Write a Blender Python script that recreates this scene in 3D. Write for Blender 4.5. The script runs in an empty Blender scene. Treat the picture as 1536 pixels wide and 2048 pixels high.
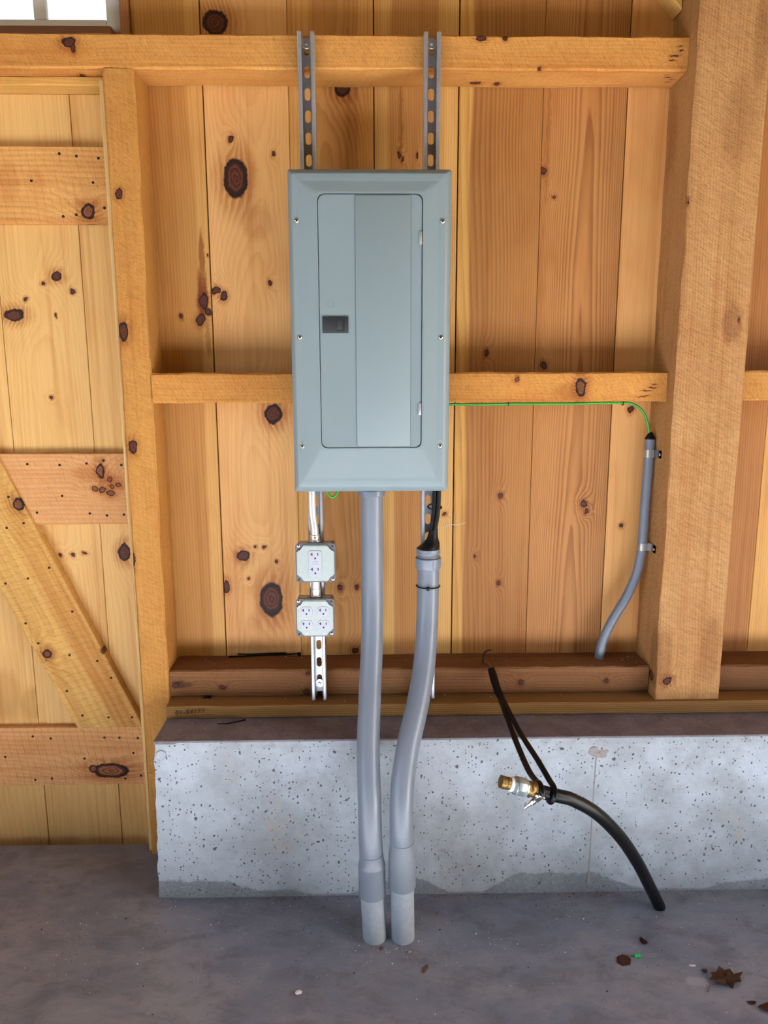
import bpy, bmesh, math, random
from mathutils import Vector, Matrix, noise as mnoise
random.seed(7)
S = bpy.context.scene
COL = S.collection
R = math.radians

# ------------------------------------------------------------------ camera
cd = bpy.data.cameras.new('camera'); cam = bpy.data.objects.new('camera', cd); COL.objects.link(cam)
yaw, pitch, roll = R(1.046), R(10.258), R(-0.1645)
fw = Vector((math.sin(yaw)*math.cos(pitch), math.cos(yaw)*math.cos(pitch), -math.sin(pitch)))
rt0 = Vector((math.cos(yaw), -math.sin(yaw), 0)); up0 = rt0.cross(fw)
rt = math.cos(roll)*rt0 + math.sin(roll)*up0; up = -math.sin(roll)*rt0 + math.cos(roll)*up0
M = Matrix((rt, up, -fw)).transposed().to_4x4(); M.translation = Vector((0, -2.10, 1.3689))
cam.matrix_world = M
cd.sensor_fit = 'VERTICAL'; cd.sensor_height = 36; cd.lens = 1498.6/2048*36
cd.clip_start = .02; cd.clip_end = 300
S.camera = cam

# ------------------------------------------------------------------ daylight
SUN_EL = R(27)            # low sun from the right, shining in through an unseen side doorway placed for it
wd = bpy.data.worlds.new('sky'); S.world = wd; wd.use_nodes = True
wn = wd.node_tree; wn.nodes.clear()
wo = wn.nodes.new('ShaderNodeOutputWorld'); wb = wn.nodes.new('ShaderNodeBackground'); ws = wn.nodes.new('ShaderNodeTexSky')
ws.sky_type = 'NISHITA'; ws.sun_disc = False; ws.sun_elevation = SUN_EL; ws.sun_rotation = R(90)
ws.air_density = 1.0; ws.dust_density = 1.5; ws.ozone_density = 1.0
wb.inputs['Strength'].default_value = .22
wn.links.new(ws.outputs[0], wb.inputs['Color']); wn.links.new(wb.outputs[0], wo.inputs['Surface'])
sl = bpy.data.lights.new('sun', 'SUN'); so = bpy.data.objects.new('sun', sl); COL.objects.link(so)
sl.energy = 64.0; sl.color = (1, .95, .86); sl.angle = R(.6)
sd = Vector((math.cos(SUN_EL), 0, math.sin(SUN_EL)))
so.rotation_euler = sd.to_track_quat('Z', 'Y').to_euler(); so.location = (12, -2, 9)
S.view_settings.view_transform = 'Standard'; S.view_settings.look = 'None'
S.view_settings.gamma = 1; S.view_settings.use_curve_mapping = False
S.view_settings.exposure = 2.08
S.cycles.max_bounces = 7; S.cycles.diffuse_bounces = 4; S.cycles.glossy_bounces = 2; S.cycles.transmission_bounces = 4; S.cycles.use_adaptive_sampling = True; S.cycles.adaptive_threshold = .06; S.cycles.adaptive_min_samples = 16; S.cycles.sample_clamp_indirect = 8
S.cycles.caustics_reflective = False; S.cycles.caustics_refractive = False

# ================================================================== material helpers
def srgb(r, g, b):
    f = lambda c: (c/12.92 if c <= .04045 else ((c+.055)/1.055)**2.4)
    return (f(r/255), f(g/255), f(b/255), 1)
class NT:
    def __init__(s, t): s.t = t
    def n(s, ty, **kw):
        o = s.t.nodes.new(ty)
        for k, v in kw.items(): setattr(o, k, v)
        return o
    def set(s, sock, v):
        if hasattr(v, 'is_output') or isinstance(v, bpy.types.NodeSocket): s.t.links.new(v, sock)
        elif v is not None: sock.default_value = v
    def m(s, op, a, b=None, c=None, clamp=False):
        o = s.n('ShaderNodeMath', operation=op, use_clamp=clamp)
        s.set(o.inputs[0], a)
        if b is not None: s.set(o.inputs[1], b)
        if c is not None: s.set(o.inputs[2], c)
        return o.outputs[0]
    def vm(s, op, a, b=None):
        o = s.n('ShaderNodeVectorMath', operation=op); s.set(o.inputs[0], a)
        if b is not None: s.set(o.inputs[1], b)
        return o.outputs[1] if op in ('LENGTH', 'DOT_PRODUCT', 'DISTANCE') else o.outputs[0]
    def ss(s, x, a, b, lo=0., hi=1.):
        o = s.n('ShaderNodeMapRange', interpolation_type='SMOOTHSTEP'); s.set(o.inputs[0], x)
        s.set(o.inputs[1], a); s.set(o.inputs[2], b); s.set(o.inputs[3], lo); s.set(o.inputs[4], hi); return o.outputs[0]
    def mix(s, f, a, b, mode='MIX'):
        o = s.n('ShaderNodeMix', data_type='RGBA', blend_type=mode); s.set(o.inputs[0], f); s.set(o.inputs[6], a); s.set(o.inputs[7], b); return o.outputs[2]
    def xyz(s, x, y, z):
        o = s.n('ShaderNodeCombineXYZ'); s.set(o.inputs[0], x); s.set(o.inputs[1], y); s.set(o.inputs[2], z); return o.outputs[0]
    def sep(s, v):
        o = s.n('ShaderNodeSeparateXYZ'); s.set(o.inputs[0], v); return o.outputs
    def noise(s, v, scale=1., detail=2., rough=.5, col=False, dist=0.):
        o = s.n('ShaderNodeTexNoise'); s.set(o.inputs['Vector'], v); o.inputs['Scale'].default_value = scale
        o.inputs['Detail'].default_value = detail; o.inputs['Roughness'].default_value = rough; o.inputs['Distortion'].default_value = dist
        return o.outputs[1] if col else o.outputs[0]
    def gray(s, v):
        o = s.n('ShaderNodeCombineColor'); [s.set(o.inputs[i], v) for i in range(3)]; return o.outputs[0]
def group(name, ins, outs):
    g = bpy.data.node_groups.new(name, 'ShaderNodeTree')
    for n, ty, dv in ins:
        k = g.interface.new_socket(n, in_out='INPUT', socket_type=ty)
        if dv is not None: k.default_value = dv
    for n, ty in outs: g.interface.new_socket(n, in_out='OUTPUT', socket_type=ty)
    t = NT(g); gi = t.n('NodeGroupInput'); go = t.n('NodeGroupOutput')
    return g, t, gi.outputs, go.inputs
F, V3, CO = 'NodeSocketFloat', 'NodeSocketVector', 'NodeSocketColor'
# one knot: rings pushed outward round it, and the elliptical distance to it
KNOT, t, I, O = group('knot', [('UV', V3, None), ('C', V3, None), ('Inv', V3, None), ('Push', F, 3.), ('Phase', F, 0.), ('R', F, 9.)], [('Phase', F), ('R', F)])
q = t.vm('MULTIPLY', t.vm('SUBTRACT', I['UV'], I['C']), I['Inv'])
ln = t.vm('LENGTH', q)
q2 = t.vm('MULTIPLY', q, (.38, .27, 0)); l2 = t.vm('DOT_PRODUCT', q2, q2)
t.set(O['Phase'], t.m('ADD', I['Phase'], t.m('MULTIPLY', I['Push'], t.m('EXPONENT', t.m('MULTIPLY', l2, -1.)))))
t.set(O['R'], t.m('MINIMUM', I['R'], ln))
# soft elliptical stain
STAIN, t, I, O = group('stain', [('UV', V3, None), ('C', V3, None), ('Inv', V3, None), ('Amt', F, 1.), ('In', F, 0.)], [('Out', F)])
ln = t.vm('LENGTH', t.vm('MULTIPLY', t.vm('SUBTRACT', I['UV'], I['C']), I['Inv']))
t.set(O['Out'], t.m('MAXIMUM', I['In'], t.m('MULTIPLY', I['Amt'], t.ss(ln, .55, 1.1, 1., 0.))))
# pine body, planed or rough sawn
def pine_group(name, sawn_on):
    g_, t, I, O = group(name, [('UVW', V3, None), ('Phase', F, 0.), ('R', F, 9.), ('Stain', F, 0.), ('Light', CO, None), ('Dark', CO, None), ('Heart', CO, None), ('StainCol', CO, None),
        ('HeartC', F, 0.), ('HeartW', F, .0), ('HeartAmt', F, 0.), ('CathC', F, 0.), ('K', F, 0.), ('Lin', F, 0.), ('B', F, 2.), ('RingAmt', F, .5), ('Saw', F, 0.), ('Band', F, 0.), ('Knot', CO, None), ('Seed', F, 0.)],
        [('Color', CO), ('Height', F)])
    u, v, w = t.sep(I['UVW']); sd_ = I['Seed']
    us = t.m('ADD', u, t.m('MULTIPLY', sd_, 3.17))
    n1 = t.noise(t.xyz(t.m('MULTIPLY', us, 7.), t.m('MULTIPLY', v, 1.1), t.m('MULTIPLY', w, 7.)), 1., 3.)
    n2 = t.noise(t.xyz(t.m('MULTIPLY', us, 2.), t.m('MULTIPLY', v, 1.6), sd_), 1., 1.)
    n1c = t.m('SUBTRACT', n1, .5)
    u2 = t.m('ADD', u, t.m('MULTIPLY', t.m('SUBTRACT', n2, .5), .03))
    uc = t.m('SUBTRACT', u2, I['CathC'])
    ph = t.m('ADD', t.m('MULTIPLY', I['K'], t.m('MULTIPLY', uc, uc)), t.m('MULTIPLY', I['Lin'], u2))
    ph = t.m('ADD', t.m('ADD', ph, t.m('MULTIPLY', I['B'], v)), t.m('ADD', I['Phase'], t.m('MULTIPLY', n1c, 2.2)))
    fr = t.m('FRACT', ph)
    late = t.m('MULTIPLY', t.ss(fr, .25, .9), t.ss(fr, .93, 1., 1., 0.))
    fine = t.noise(t.xyz(t.m('MULTIPLY', us, 320.), t.m('MULTIPLY', v, 7.), t.m('MULTIPLY', w, 320.)), 1., 2., .6)
    mott = t.noise(t.xyz(t.m('MULTIPLY', us, 6.), t.m('MULTIPLY', v, 2.2), t.m('MULTIPLY', w, 5.)), 1., 4., .6)
    strk = t.noise(t.xyz(t.m('MULTIPLY', us, 46.), t.m('MULTIPLY', v, .8), w), 1., 2., .6)
    ringamt = t.m('MULTIPLY', I['RingAmt'], t.ss(mott, .2, .75, .45, 1.))
    c = t.mix(t.m('MULTIPLY', late, ringamt), I['Light'], I['Dark'])
    hd = t.m('ABSOLUTE', t.m('ADD', t.m('SUBTRACT', u2, I['HeartC']), t.m('MULTIPLY', n1c, .03)))
    hm = t.m('MULTIPLY', t.ss(t.m('SUBTRACT', hd, I['HeartW']), -.007, .004, 1., 0.), I['HeartAmt'])
    hc = t.mix(t.m('MULTIPLY', late, t.m('MULTIPLY', ringamt, 1.1)), I['Heart'], t.mix(1., I['Heart'], (.50, .38, .30, 1), 'MULTIPLY'))
    c = t.mix(hm, c, hc)
    c = t.mix(1., c, t.gray(t.m('ADD', .84, t.m('MULTIPLY', fine, .30))), 'MULTIPLY')
    c = t.mix(t.ss(strk, .48, .72, 0., .5), c, t.mix(1., c, (.76, .60, .46, 1), 'MULTIPLY'))
    c = t.mix(t.ss(mott, .45, .74, 0., .55), c, t.mix(1., c, (.82, .66, .52, 1), 'MULTIPLY'))
    if sawn_on: sawn = t.noise(t.xyz(t.m('MULTIPLY', us, 34.), t.m('ADD', t.m('MULTIPLY', v, 330.), t.m('MULTIPLY', u, 170.)), t.m('MULTIPLY', w, 34.)), 1., 3., .7)
    chip = t.noise(t.xyz(t.m('MULTIPLY', us, 240.), t.m('MULTIPLY', v, 80.), t.m('MULTIPLY', w, 240.)), 1., 2., .6)
    if sawn_on: fuzz = t.noise(t.xyz(t.m('MULTIPLY', us, 90.), t.m('ADD', t.m('MULTIPLY', v, 150.), t.m('MULTIPLY', u, 60.)), t.m('MULTIPLY', w, 90.)), 1., 3., .75)
    if sawn_on: sawm = t.m('MULTIPLY', I['Saw'], t.m('MAXIMUM', t.m('MAXIMUM', t.ss(sawn, .46, .74), t.ss(fuzz, .52, .70)), t.m('MULTIPLY', t.ss(chip, .60, .78), .8)))
    if sawn_on: patch = t.noise(t.xyz(t.m('MULTIPLY', us, 5.), t.m('MULTIPLY', v, 3.5), t.m('MULTIPLY', w, 5.)), 1., 3., .6)
    if sawn_on: c = t.mix(t.m('MULTIPLY', I['Saw'], t.ss(patch, .42, .68, 0., .55)), c, t.mix(1., c, (.90, .78, .70, 1), 'MULTIPLY'))
    if sawn_on: c = t.mix(t.m('MULTIPLY', sawm, .72), c, t.mix(1., c, (.66, .56, .44, 1), 'MULTIPLY'))
    if sawn_on: bl = t.m('FRACT', t.m('DIVIDE', t.m('ADD', v, t.m('ADD', t.m('MULTIPLY', n1c, .012), t.m('MULTIPLY', u, .12))), .0205))
    if sawn_on: c = t.mix(t.m('MULTIPLY', I['Band'], t.m('MULTIPLY', t.ss(t.m('ABSOLUTE', t.m('SUBTRACT', bl, .5)), .0, .075, 1., 0.), t.ss(fuzz, .30, .55, .35, 1.))), c, t.mix(1., c, (.66, .52, .42, 1), 'MULTIPLY'))
    stn = t.m('MULTIPLY', I['Stain'], t.ss(t.m('ADD', mott, t.m('MULTIPLY', strk, .6)), .45, .85, .55, 1.))
    c = t.mix(stn, c, t.mix(1., c, I['StainCol'], 'MULTIPLY'))
    kr = t.m('ADD', I['R'], t.m('MULTIPLY', n1c, .15))
    c = t.mix(t.m('MULTIPLY', t.ss(kr, 1., 2.6, .75, 0.), t.ss(t.m('ADD', late, t.m('MULTIPLY', strk, .8)), .1, .9, .35, 1.)), c, t.mix(1., c, (.55, .34, .20, 1), 'MULTIPLY'))
    krr = t.m('FRACT', t.m('ADD', t.m('MULTIPLY', kr, 3.6), t.m('MULTIPLY', chip, .5)))
    kc = t.mix(t.ss(krr, .2, .9), I['Knot'], t.mix(1., I['Knot'], (.42, .34, .36, 1), 'MULTIPLY'))
    kc = t.mix(t.ss(kr, .55, .86), kc, srgb(32, 14, 14))
    c = t.mix(t.ss(kr, .93, 1.10, 1., 0.), c, kc)
    t.set(O['Color'], c)
    t.set(O['Height'], t.m('SUBTRACT', t.m('MULTIPLY', fine, .25), t.m('MULTIPLY', sawm, .9)) if sawn_on else t.m('MULTIPLY', fine, .25))
    return g_
PINE, ROUGH = pine_group('pine planed', False), pine_group('pine rough sawn', True)

def new_mat(name):
    m = bpy.data.materials.new(name); m.use_nodes = True; t = NT(m.node_tree); m.node_tree.nodes.clear()
    out = t.n('ShaderNodeOutputMaterial'); b = t.n('ShaderNodeBsdfPrincipled'); m.node_tree.links.new(b.outputs[0], out.inputs[0])
    return m, t, b
def bump(t, b, h, strength=.3, dist=.002):
    o = t.n('ShaderNodeBump'); o.inputs['Strength'].default_value = strength; o.inputs['Distance'].default_value = dist
    t.set(o.inputs['Height'], h); t.set(b.inputs['Normal'], o.outputs[0])
def pine(name, axis='z', knots=(), stains=(), light=(211, 166, 102), dark=(180, 127, 65), heart=(162, 103, 48), staincol=(.62, .42, .28), heartc=0., heartw=0., heartamt=0.,
         cathc=0., K=0., lin=150., B=2., ring=.5, saw=0., seed=0., rough=.6, bmp=.25, rot=0., push=1., band=0., knot=(96, 50, 32)):
    m, t, b = new_mat(name)
    P = t.n('ShaderNodeNewGeometry').outputs['Position']; x, y, z = t.sep(P)
    if axis == 'z': uu, vv, ww = t.m('ADD', x, t.m('MULTIPLY', y, .83)), z, y; off = .0
    elif axis == 'x': uu, vv, ww = t.m('ADD', z, t.m('MULTIPLY', y, .83)), x, y
    else:   # along a slanted direction in the wall plane
        cr, sr = math.cos(rot), math.sin(rot)
        uu = t.m('ADD', t.m('MULTIPLY', x, cr), t.m('MULTIPLY', z, sr)); vv = t.m('ADD', t.m('MULTIPLY', x, -sr), t.m('MULTIPLY', z, cr)); ww = y
    def uvof(kx, ky_, kz):
        if axis == 'z': return (kx + .83*ky_, kz)
        if axis == 'x': return (kz + .83*ky_, kx)
        return (kx*math.cos(rot)+kz*math.sin(rot), -kx*math.sin(rot)+kz*math.cos(rot))
    warp = t.noise(P, 38., 2., .5, col=True)
    warp2 = t.noise(P, 170., 3., .6, col=True)
    wv = t.vm('ADD', t.vm('MULTIPLY', t.vm('SUBTRACT', warp, (.5, .5, .5)), (.014, .020, 0)), t.vm('MULTIPLY', t.vm('SUBTRACT', warp2, (.5, .5, .5)), (.005, .007, 0)))
    UV0 = t.xyz(uu, vv, 0.); UV = t.vm('ADD', UV0, wv)
    ph = rr = None; st = None
    for kx, ky_, kz, rx, rz in knots:
        a, c2 = uvof(kx, ky_, kz)
        ru, rv = (rz, rx) if axis == 'x' else (rx, rz)
        g = t.n('ShaderNodeGroup'); g.node_tree = KNOT
        t.set(g.inputs['UV'], UV); g.inputs['C'].default_value = (a, c2, 0); g.inputs['Inv'].default_value = (1/ru, 1/rv, 0)
        g.inputs['Push'].default_value = (1.6+ru*110)*push
        if ph is not None: t.set(g.inputs['Phase'], ph); t.set(g.inputs['R'], rr)
        ph, rr = g.outputs
    for kx, ky_, kz, rx, rz, am in stains:
        a, c2 = uvof(kx, ky_, kz); ru, rv = (rz, rx) if axis == 'x' else (rx, rz)
        g = t.n('ShaderNodeGroup'); g.node_tree = STAIN
        t.set(g.inputs['UV'], UV); g.inputs['C'].default_value = (a, c2, 0); g.inputs['Inv'].default_value = (1/ru, 1/rv, 0); g.inputs['Amt'].default_value = am
        if st is not None: t.set(g.inputs['In'], st)
        st = g.outputs[0]
    g = t.n('ShaderNodeGroup'); g.node_tree = ROUGH if saw > 0 else PINE
    t.set(g.inputs['UVW'], t.xyz(uu, vv, ww))
    if ph is not None: t.set(g.inputs['Phase'], ph); t.set(g.inputs['R'], rr)
    if st is not None: t.set(g.inputs['Stain'], st)
    for k, val in (('Light', srgb(*light)), ('Dark', srgb(*dark)), ('Heart', srgb(*heart)), ('StainCol', (*staincol, 1)), ('HeartC', heartc), ('HeartW', heartw), ('HeartAmt', heartamt),
                   ('CathC', cathc), ('K', K), ('Lin', lin), ('B', B), ('RingAmt', ring), ('Saw', saw), ('Band', band), ('Knot', srgb(*knot)), ('Seed', seed)): g.inputs[k].default_value = val
    t.set(b.inputs['Base Color'], g.outputs['Color']); b.inputs['Roughness'].default_value = rough
    b.inputs['Specular IOR Level'].default_value = .3
    bump(t, b, g.outputs['Height'], bmp, .0025)
    return m
def kn(key, Y): return [(x, Y, z, a, c) for x, z, a, c in KN[key]]
def plain(name, col, rough=.5, metal=0., var=.08, scale=30., spec=.5, bmp=0., bscale=200.):
    m, t, b = new_mat(name); P = t.n('ShaderNodeNewGeometry').outputs['Position']
    n = t.noise(P, scale, 3., .6)
    c = t.mix(1., srgb(*col), t.gray(t.m('ADD', 1-var, t.m('MULTIPLY', n, 2*var))), 'MULTIPLY')
    t.set(b.inputs['Base Color'], c); b.inputs['Metallic'].default_value = metal; b.inputs['Specular IOR Level'].default_value = spec
    t.set(b.inputs['Roughness'], t.m('ADD', rough-.06, t.m('MULTIPLY', n, .12)))
    if bmp: bump(t, b, t.noise(P, bscale, 2., .6), bmp, .001)
    return m

KN = {
 'A':[(-0.510,1.531,0.0054,0.0070),(-0.456,1.523,0.0122,0.0154),(-0.435,1.542,0.0095,0.0111),(-0.446,1.569,0.0108,0.0222),(-0.432,1.689,0.0027,0.0041)],
 'B':[(-0.349,1.882,0.0315,0.0514),(-0.357,1.980,0.0078,0.0094),(-0.248,1.941,0.0052,0.0067),(-0.412,1.599,0.0121,0.0097),(-0.393,1.582,0.0094,0.0125),(-0.267,1.618,0.0054,0.0083),(-0.269,1.268,0.0236,0.0272),(-0.365,0.863,0.0172,0.0163),(-0.331,0.889,0.0043,0.0044),(-0.304,0.889,0.0057,0.0059),(-0.270,0.845,0.0043,0.0059),(-0.289,0.734,0.0334,0.0493),(-0.417,0.774,0.0087,0.0179),(-0.353,0.795,0.0043,0.0045),(-0.387,2.254,0.0330,0.0288)],
 'C':[(-0.066,2.104,0.0206,0.0226),(-0.042,0.767,0.0058,0.0090),(-0.090,0.766,0.0072,0.0090),(-0.048,0.576,0.0103,0.0091)],
 'D':[(0.080,1.943,0.0039,0.0081),(0.090,1.929,0.0039,0.0068),(0.128,1.937,0.0026,0.0068),(0.211,0.982,0.0057,0.0059)],
 'E':[(0.322,1.433,0.0069,0.0085),(0.369,1.033,0.0071,0.0088),(0.369,0.777,0.0058,0.0075),(0.301,0.857,0.0043,0.0059)],
 'F':[(0.462,1.902,0.0079,0.0082),(0.491,1.838,0.0053,0.0055),(0.480,1.396,0.0083,0.0114),(0.610,1.006,0.0086,0.0103),(0.617,0.987,0.0057,0.0059)],
 'G':[(0.729,1.277,0.0084,0.0101),(0.720,0.944,0.0058,0.0074)],
 'girt1':[(0.762,2.160,0.006,0.0014),(0.752,2.138,0.008,0.0018),(0.766,2.148,0.006,0.0012),(0.744,2.128,0.007,0.0013),(-0.720,2.160,0.0168,0.0111),(-0.708,2.147,0.0072,0.0099),(0.274,2.175,0.0121,0.0075),(0.333,2.178,0.0073,0.0075),(0.418,2.107,0.0049,0.0038)],
 'girt2':[(0.742,1.338,0.009,0.0016),(0.728,1.329,0.010,0.0014),(0.748,1.347,0.006,0.0013),(0.722,1.315,0.012,0.0015),(0.555,1.340,0.0144,0.0257),(0.385,1.359,0.0065,0.0067)],
 'lpost':[(-0.620,1.818,0.0087,0.0128),(-0.630,1.484,0.0128,0.0224),(-0.626,1.189,0.0119,0.0163),(-0.645,0.882,0.0068,0.0223)],
 'rpost':[(0.784,1.791,0.0049,0.0076),(0.815,0.540,0.0124,0.0114),(0.938,1.507,0.0038,0.0052)],
 'sill':[(-0.546,0.522,0.0112,0.0058),(-0.416,0.512,0.0084,0.0058),(0.420,0.519,0.0085,0.0087),(0.662,0.521,0.0071,0.0058),(-0.180,0.554,0.0070,0.0058),(-0.184,0.497,0.0084,0.0087)],
 'door':[(-0.833,1.633,0.0147,0.0137),(-0.871,1.617,0.0053,0.0055),(-0.794,1.596,0.0067,0.0069),(-0.920,1.577,0.0054,0.0055),(-0.956,1.535,0.0269,0.0166),(-0.843,1.533,0.0040,0.0042),(-0.873,1.312,0.0055,0.0042),(-0.882,0.871,0.0057,0.0059),(-0.849,0.871,0.0057,0.0059),(-0.814,0.875,0.0071,0.0044)],
 'door2':[(-0.702,0.877,0.0171,0.0249)],
 'bat1':[(-0.730,1.793,0.0195,0.0201)],
 'bat2':[(-0.745,1.114,0.0124,0.0199),(-0.720,1.090,0.0069,0.0071),(-0.717,1.070,0.0055,0.0057),(-0.700,1.075,0.0055,0.0057),(-0.764,1.064,0.0083,0.0071),(-0.744,1.061,0.0111,0.0071),(-0.722,1.052,0.0083,0.0072)],
 'bat3':[(-0.777,0.217,0.0536,0.0230),(-0.830,0.224,0.0134,0.0138)],
 'brace':[(-0.975,1.021,0.0166,0.0200),(-0.931,0.587,0.0144,0.0148),(-0.775,0.593,0.0058,0.0059)],
}
SCREWS = {
 'bat1':[(-0.793,1.934),(-0.750,1.928),(-0.694,1.923),(-0.870,1.868),(-0.712,1.864),(-0.795,1.781),(-0.761,1.785),(-0.687,1.802)],
 'bat2':[(-0.944,1.134),(-0.856,1.131),(-0.782,1.135),(-0.735,1.143),(-0.687,1.130),(-0.856,1.045),(-0.929,0.998),(-0.783,0.995),(-0.736,0.989),(-0.689,0.991)],
 'brace':[(-1.000,1.044),(-1.013,0.957),(-0.965,0.970),(-0.905,0.842),(-0.967,0.811),(-1.031,0.797),(-0.850,0.713),(-0.985,0.679),(-0.954,0.619),(-0.868,0.583),(-0.790,0.564),(-0.754,0.512),(-0.884,0.473),(-0.845,0.397),(-0.770,0.390),(-0.701,0.390)],
 'bat3':[(-0.998,0.329),(-0.946,0.322),(-0.789,0.323),(-0.745,0.322),(-0.691,0.320),(-1.084,0.265),(-0.852,0.257),(-0.707,0.273),(-1.002,0.190),(-0.953,0.194),(-0.736,0.191),(-0.689,0.200)],
}

def concrete(name, base, warm, pit=1., mort=False, mott=.25, rough=.75, scale=1.):
    m, t, b = new_mat(name); P = t.n('ShaderNodeNewGeometry').outputs['Position']; x, y, z = t.sep(P)
    n1 = t.noise(P, 5.*scale, 5., .6); n2 = t.noise(P, 26.*scale, 4., .65); n3 = t.noise(P, 150., 3., .6)
    c = t.mix(t.ss(n1, .38, .66), srgb(*base), srgb(*warm))
    c = t.mix(1., c, t.gray(t.m('ADD', 1-mott*.55, t.m('MULTIPLY', n2, mott*1.1))), 'MULTIPLY')
    c = t.mix(1., c, t.gray(t.m('ADD', .9, t.m('MULTIPLY', n3, .2))), 'MULTIPLY')
    h = t.m('MULTIPLY', n3, .25)
    if pit:
        wp = t.vm('ADD', P, t.vm('MULTIPLY', t.noise(P, 60., 2., .5, col=True), (.012, .012, .012)))
        wx, wy, wz = t.sep(wp); wp2 = t.xyz(wx, t.m('ADD', wz, t.m('MULTIPLY', wy, 1.3)), 0.)
        for sc, thr, prob, soft in ((22., .12, .85, .03), (48., .16, .72, .04), (105., .24, .66, .06)):
            vo = t.n('ShaderNodeTexVoronoi'); vo.voronoi_dimensions = '2D'; vo.inputs['Scale'].default_value = sc; vo.inputs['Randomness'].default_value = 1; t.set(vo.inputs['Vector'], wp2)
            rnd = t.sep(vo.outputs['Color'])[0]
            rad = t.m('MULTIPLY', t.ss(rnd, prob, 1.), thr)
            msk = t.ss(t.m('SUBTRACT', vo.outputs['Distance'], rad), -soft, 0., 1., 0.)
            msk = t.m('MULTIPLY', msk, t.m('GREATER_THAN', rnd, prob))
            c = t.mix(t.m('MULTIPLY', msk, .85*pit), c, srgb(58, 56, 54)); h = t.m('SUBTRACT', h, t.m('MULTIPLY', msk, 1.5))
    if mort:   # splashed mortar and damp along the foot, rusty drips, dark blotches under the top edge
        edge = t.m('ADD', .018, t.m('MULTIPLY', t.noise(t.xyz(t.m('MULTIPLY', x, 11.), t.m('MULTIPLY', z, 14.), 0.), 1., 6., .85), .075))
        edge = t.m('MULTIPLY', edge, t.ss(t.noise(t.xyz(t.m('MULTIPLY', x, 3.), 3., 0.), 1., 1.), .40, .62, .12, 1.))
        mk = t.m('MULTIPLY', t.ss(t.m('SUBTRACT', z, edge), -.004, .003, 1., 0.), t.ss(n3, .3, .6, .6, 1.))
        c = t.mix(t.m('MULTIPLY', mk, .7), c, srgb(100, 104, 108)); h = t.m('ADD', h, t.m('MULTIPLY', mk, .8))
        d2 = t.m('MULTIPLY', t.ss(z, .395, .445), t.ss(n2, .5, .68)); c = t.mix(t.m('MULTIPLY', d2, .45), c, srgb(120, 118, 112))
        rs = t.m('MULTIPLY', t.ss(n1, .60, .74), t.ss(n2, .35, .6)); c = t.mix(t.m('MULTIPLY', rs, .45), c, srgb(168, 146, 116))
    t.set(b.inputs['Base Color'], c); b.inputs['Roughness'].default_value = rough; b.inputs['Specular IOR Level'].default_value = .3
    bump(t, b, h, .5, .003)
    return m
def floor_mat():
    m, t, b = new_mat('floor concrete'); P = t.n('ShaderNodeNewGeometry').outputs['Position']
    pw = t.vm('MULTIPLY', P, (1., 1.6, 1.))
    n1 = t.noise(pw, 2.6, 5., .62, dist=.5); n2 = t.noise(pw, 9., 5., .68, dist=.4); n3 = t.noise(P, 180., 3., .6); n4 = t.noise(P, 42., 4., .7)
    c = t.mix(t.ss(n1, .35, .66), srgb(114, 120, 134), srgb(134, 136, 144))
    c = t.mix(t.ss(n2, .42, .72, 0., .6), c, srgb(88, 88, 94))
    c = t.mix(t.ss(n2, .30, .42, .5, 0.), c, srgb(142, 140, 142))
    c = t.mix(t.ss(n4, .58, .75, 0., .55), c, srgb(78, 73, 71))
    g = t.n('ShaderNodeGroup'); g.node_tree = STAIN; t.set(g.inputs['UV'], t.vm('ADD', P, t.vm('MULTIPLY', t.noise(P, 40., 3., .6, col=True), (.02, .02, 0)))); g.inputs['C'].default_value = (.755, -.603, 0); g.inputs['Inv'].default_value = (1/.032, 1/.018, 0)
    c = t.mix(t.m('MULTIPLY', g.outputs[0], .45), c, srgb(176, 174, 176))
    c = t.mix(1., c, t.gray(t.m('ADD', .88, t.m('MULTIPLY', n3, .24))), 'MULTIPLY')
    t.set(b.inputs['Base Color'], c); t.set(b.inputs['Roughness'], t.ss(n2, .3, .7, .42, .62)); b.inputs['Specular IOR Level'].default_value = .45
    bump(t, b, t.m('ADD', n3, n4), .15, .002)
    return m
MT = {}
MT['floor'] = floor_mat()
MT['stem'] = concrete('foundation concrete', (168, 177, 186), (146, 153, 158), 1., True, .38)
MT['ledge'] = concrete('dusty concrete', (124, 119, 124), (110, 104, 108), .25, False, .6, .9, 3.)
MT['gravel'] = concrete('gravel', (92, 94, 84), (80, 82, 70), 0., False, .4, .9, 4.)
MT['dark'] = plain('gap shade backing', (16, 11, 8), .9)  # near-black sheet behind the planks, shade of the gaps put into its colour
MT['panel'] = plain('grey enamel', (119, 134, 139), .42, 0., .012, 8., .5, .06, 900.)
MT['black'] = plain('black plastic', (30, 35, 41), .5, 0., .05)
MT['blackhole'] = plain('dark recess', (14, 15, 16), .6)
MT['chrome'] = plain('bright screw steel', (215, 215, 215), .18, 1., .03)
MT['galv'] = plain('galvanised steel', (182, 190, 200), .34, .7, .22, 90., .5, .12, 160.)
MT['galvbright'] = plain('zinc plated steel', (216, 218, 218), .30, .75, .10, 60.)
MT['coverplate'] = plain('galvanised cover', (158, 168, 166), .5, .35, .10, 120.)
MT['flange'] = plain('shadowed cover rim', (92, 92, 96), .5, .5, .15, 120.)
MT['pvc'] = plain('grey pvc', (112, 121, 134), .32, 0., .05, 12., .5)
MT['pvcdusty'] = plain('scuffed pale pvc', (146, 154, 162), .6, 0., .22, 60., .4)
MT['pvcsmall'] = plain('slate grey pvc', (106, 114, 128), .34, 0., .05, 12., .5)
MT['rubber'] = plain('black rubber', (7, 7, 8), .36, 0., .1, 30., .22)
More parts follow.
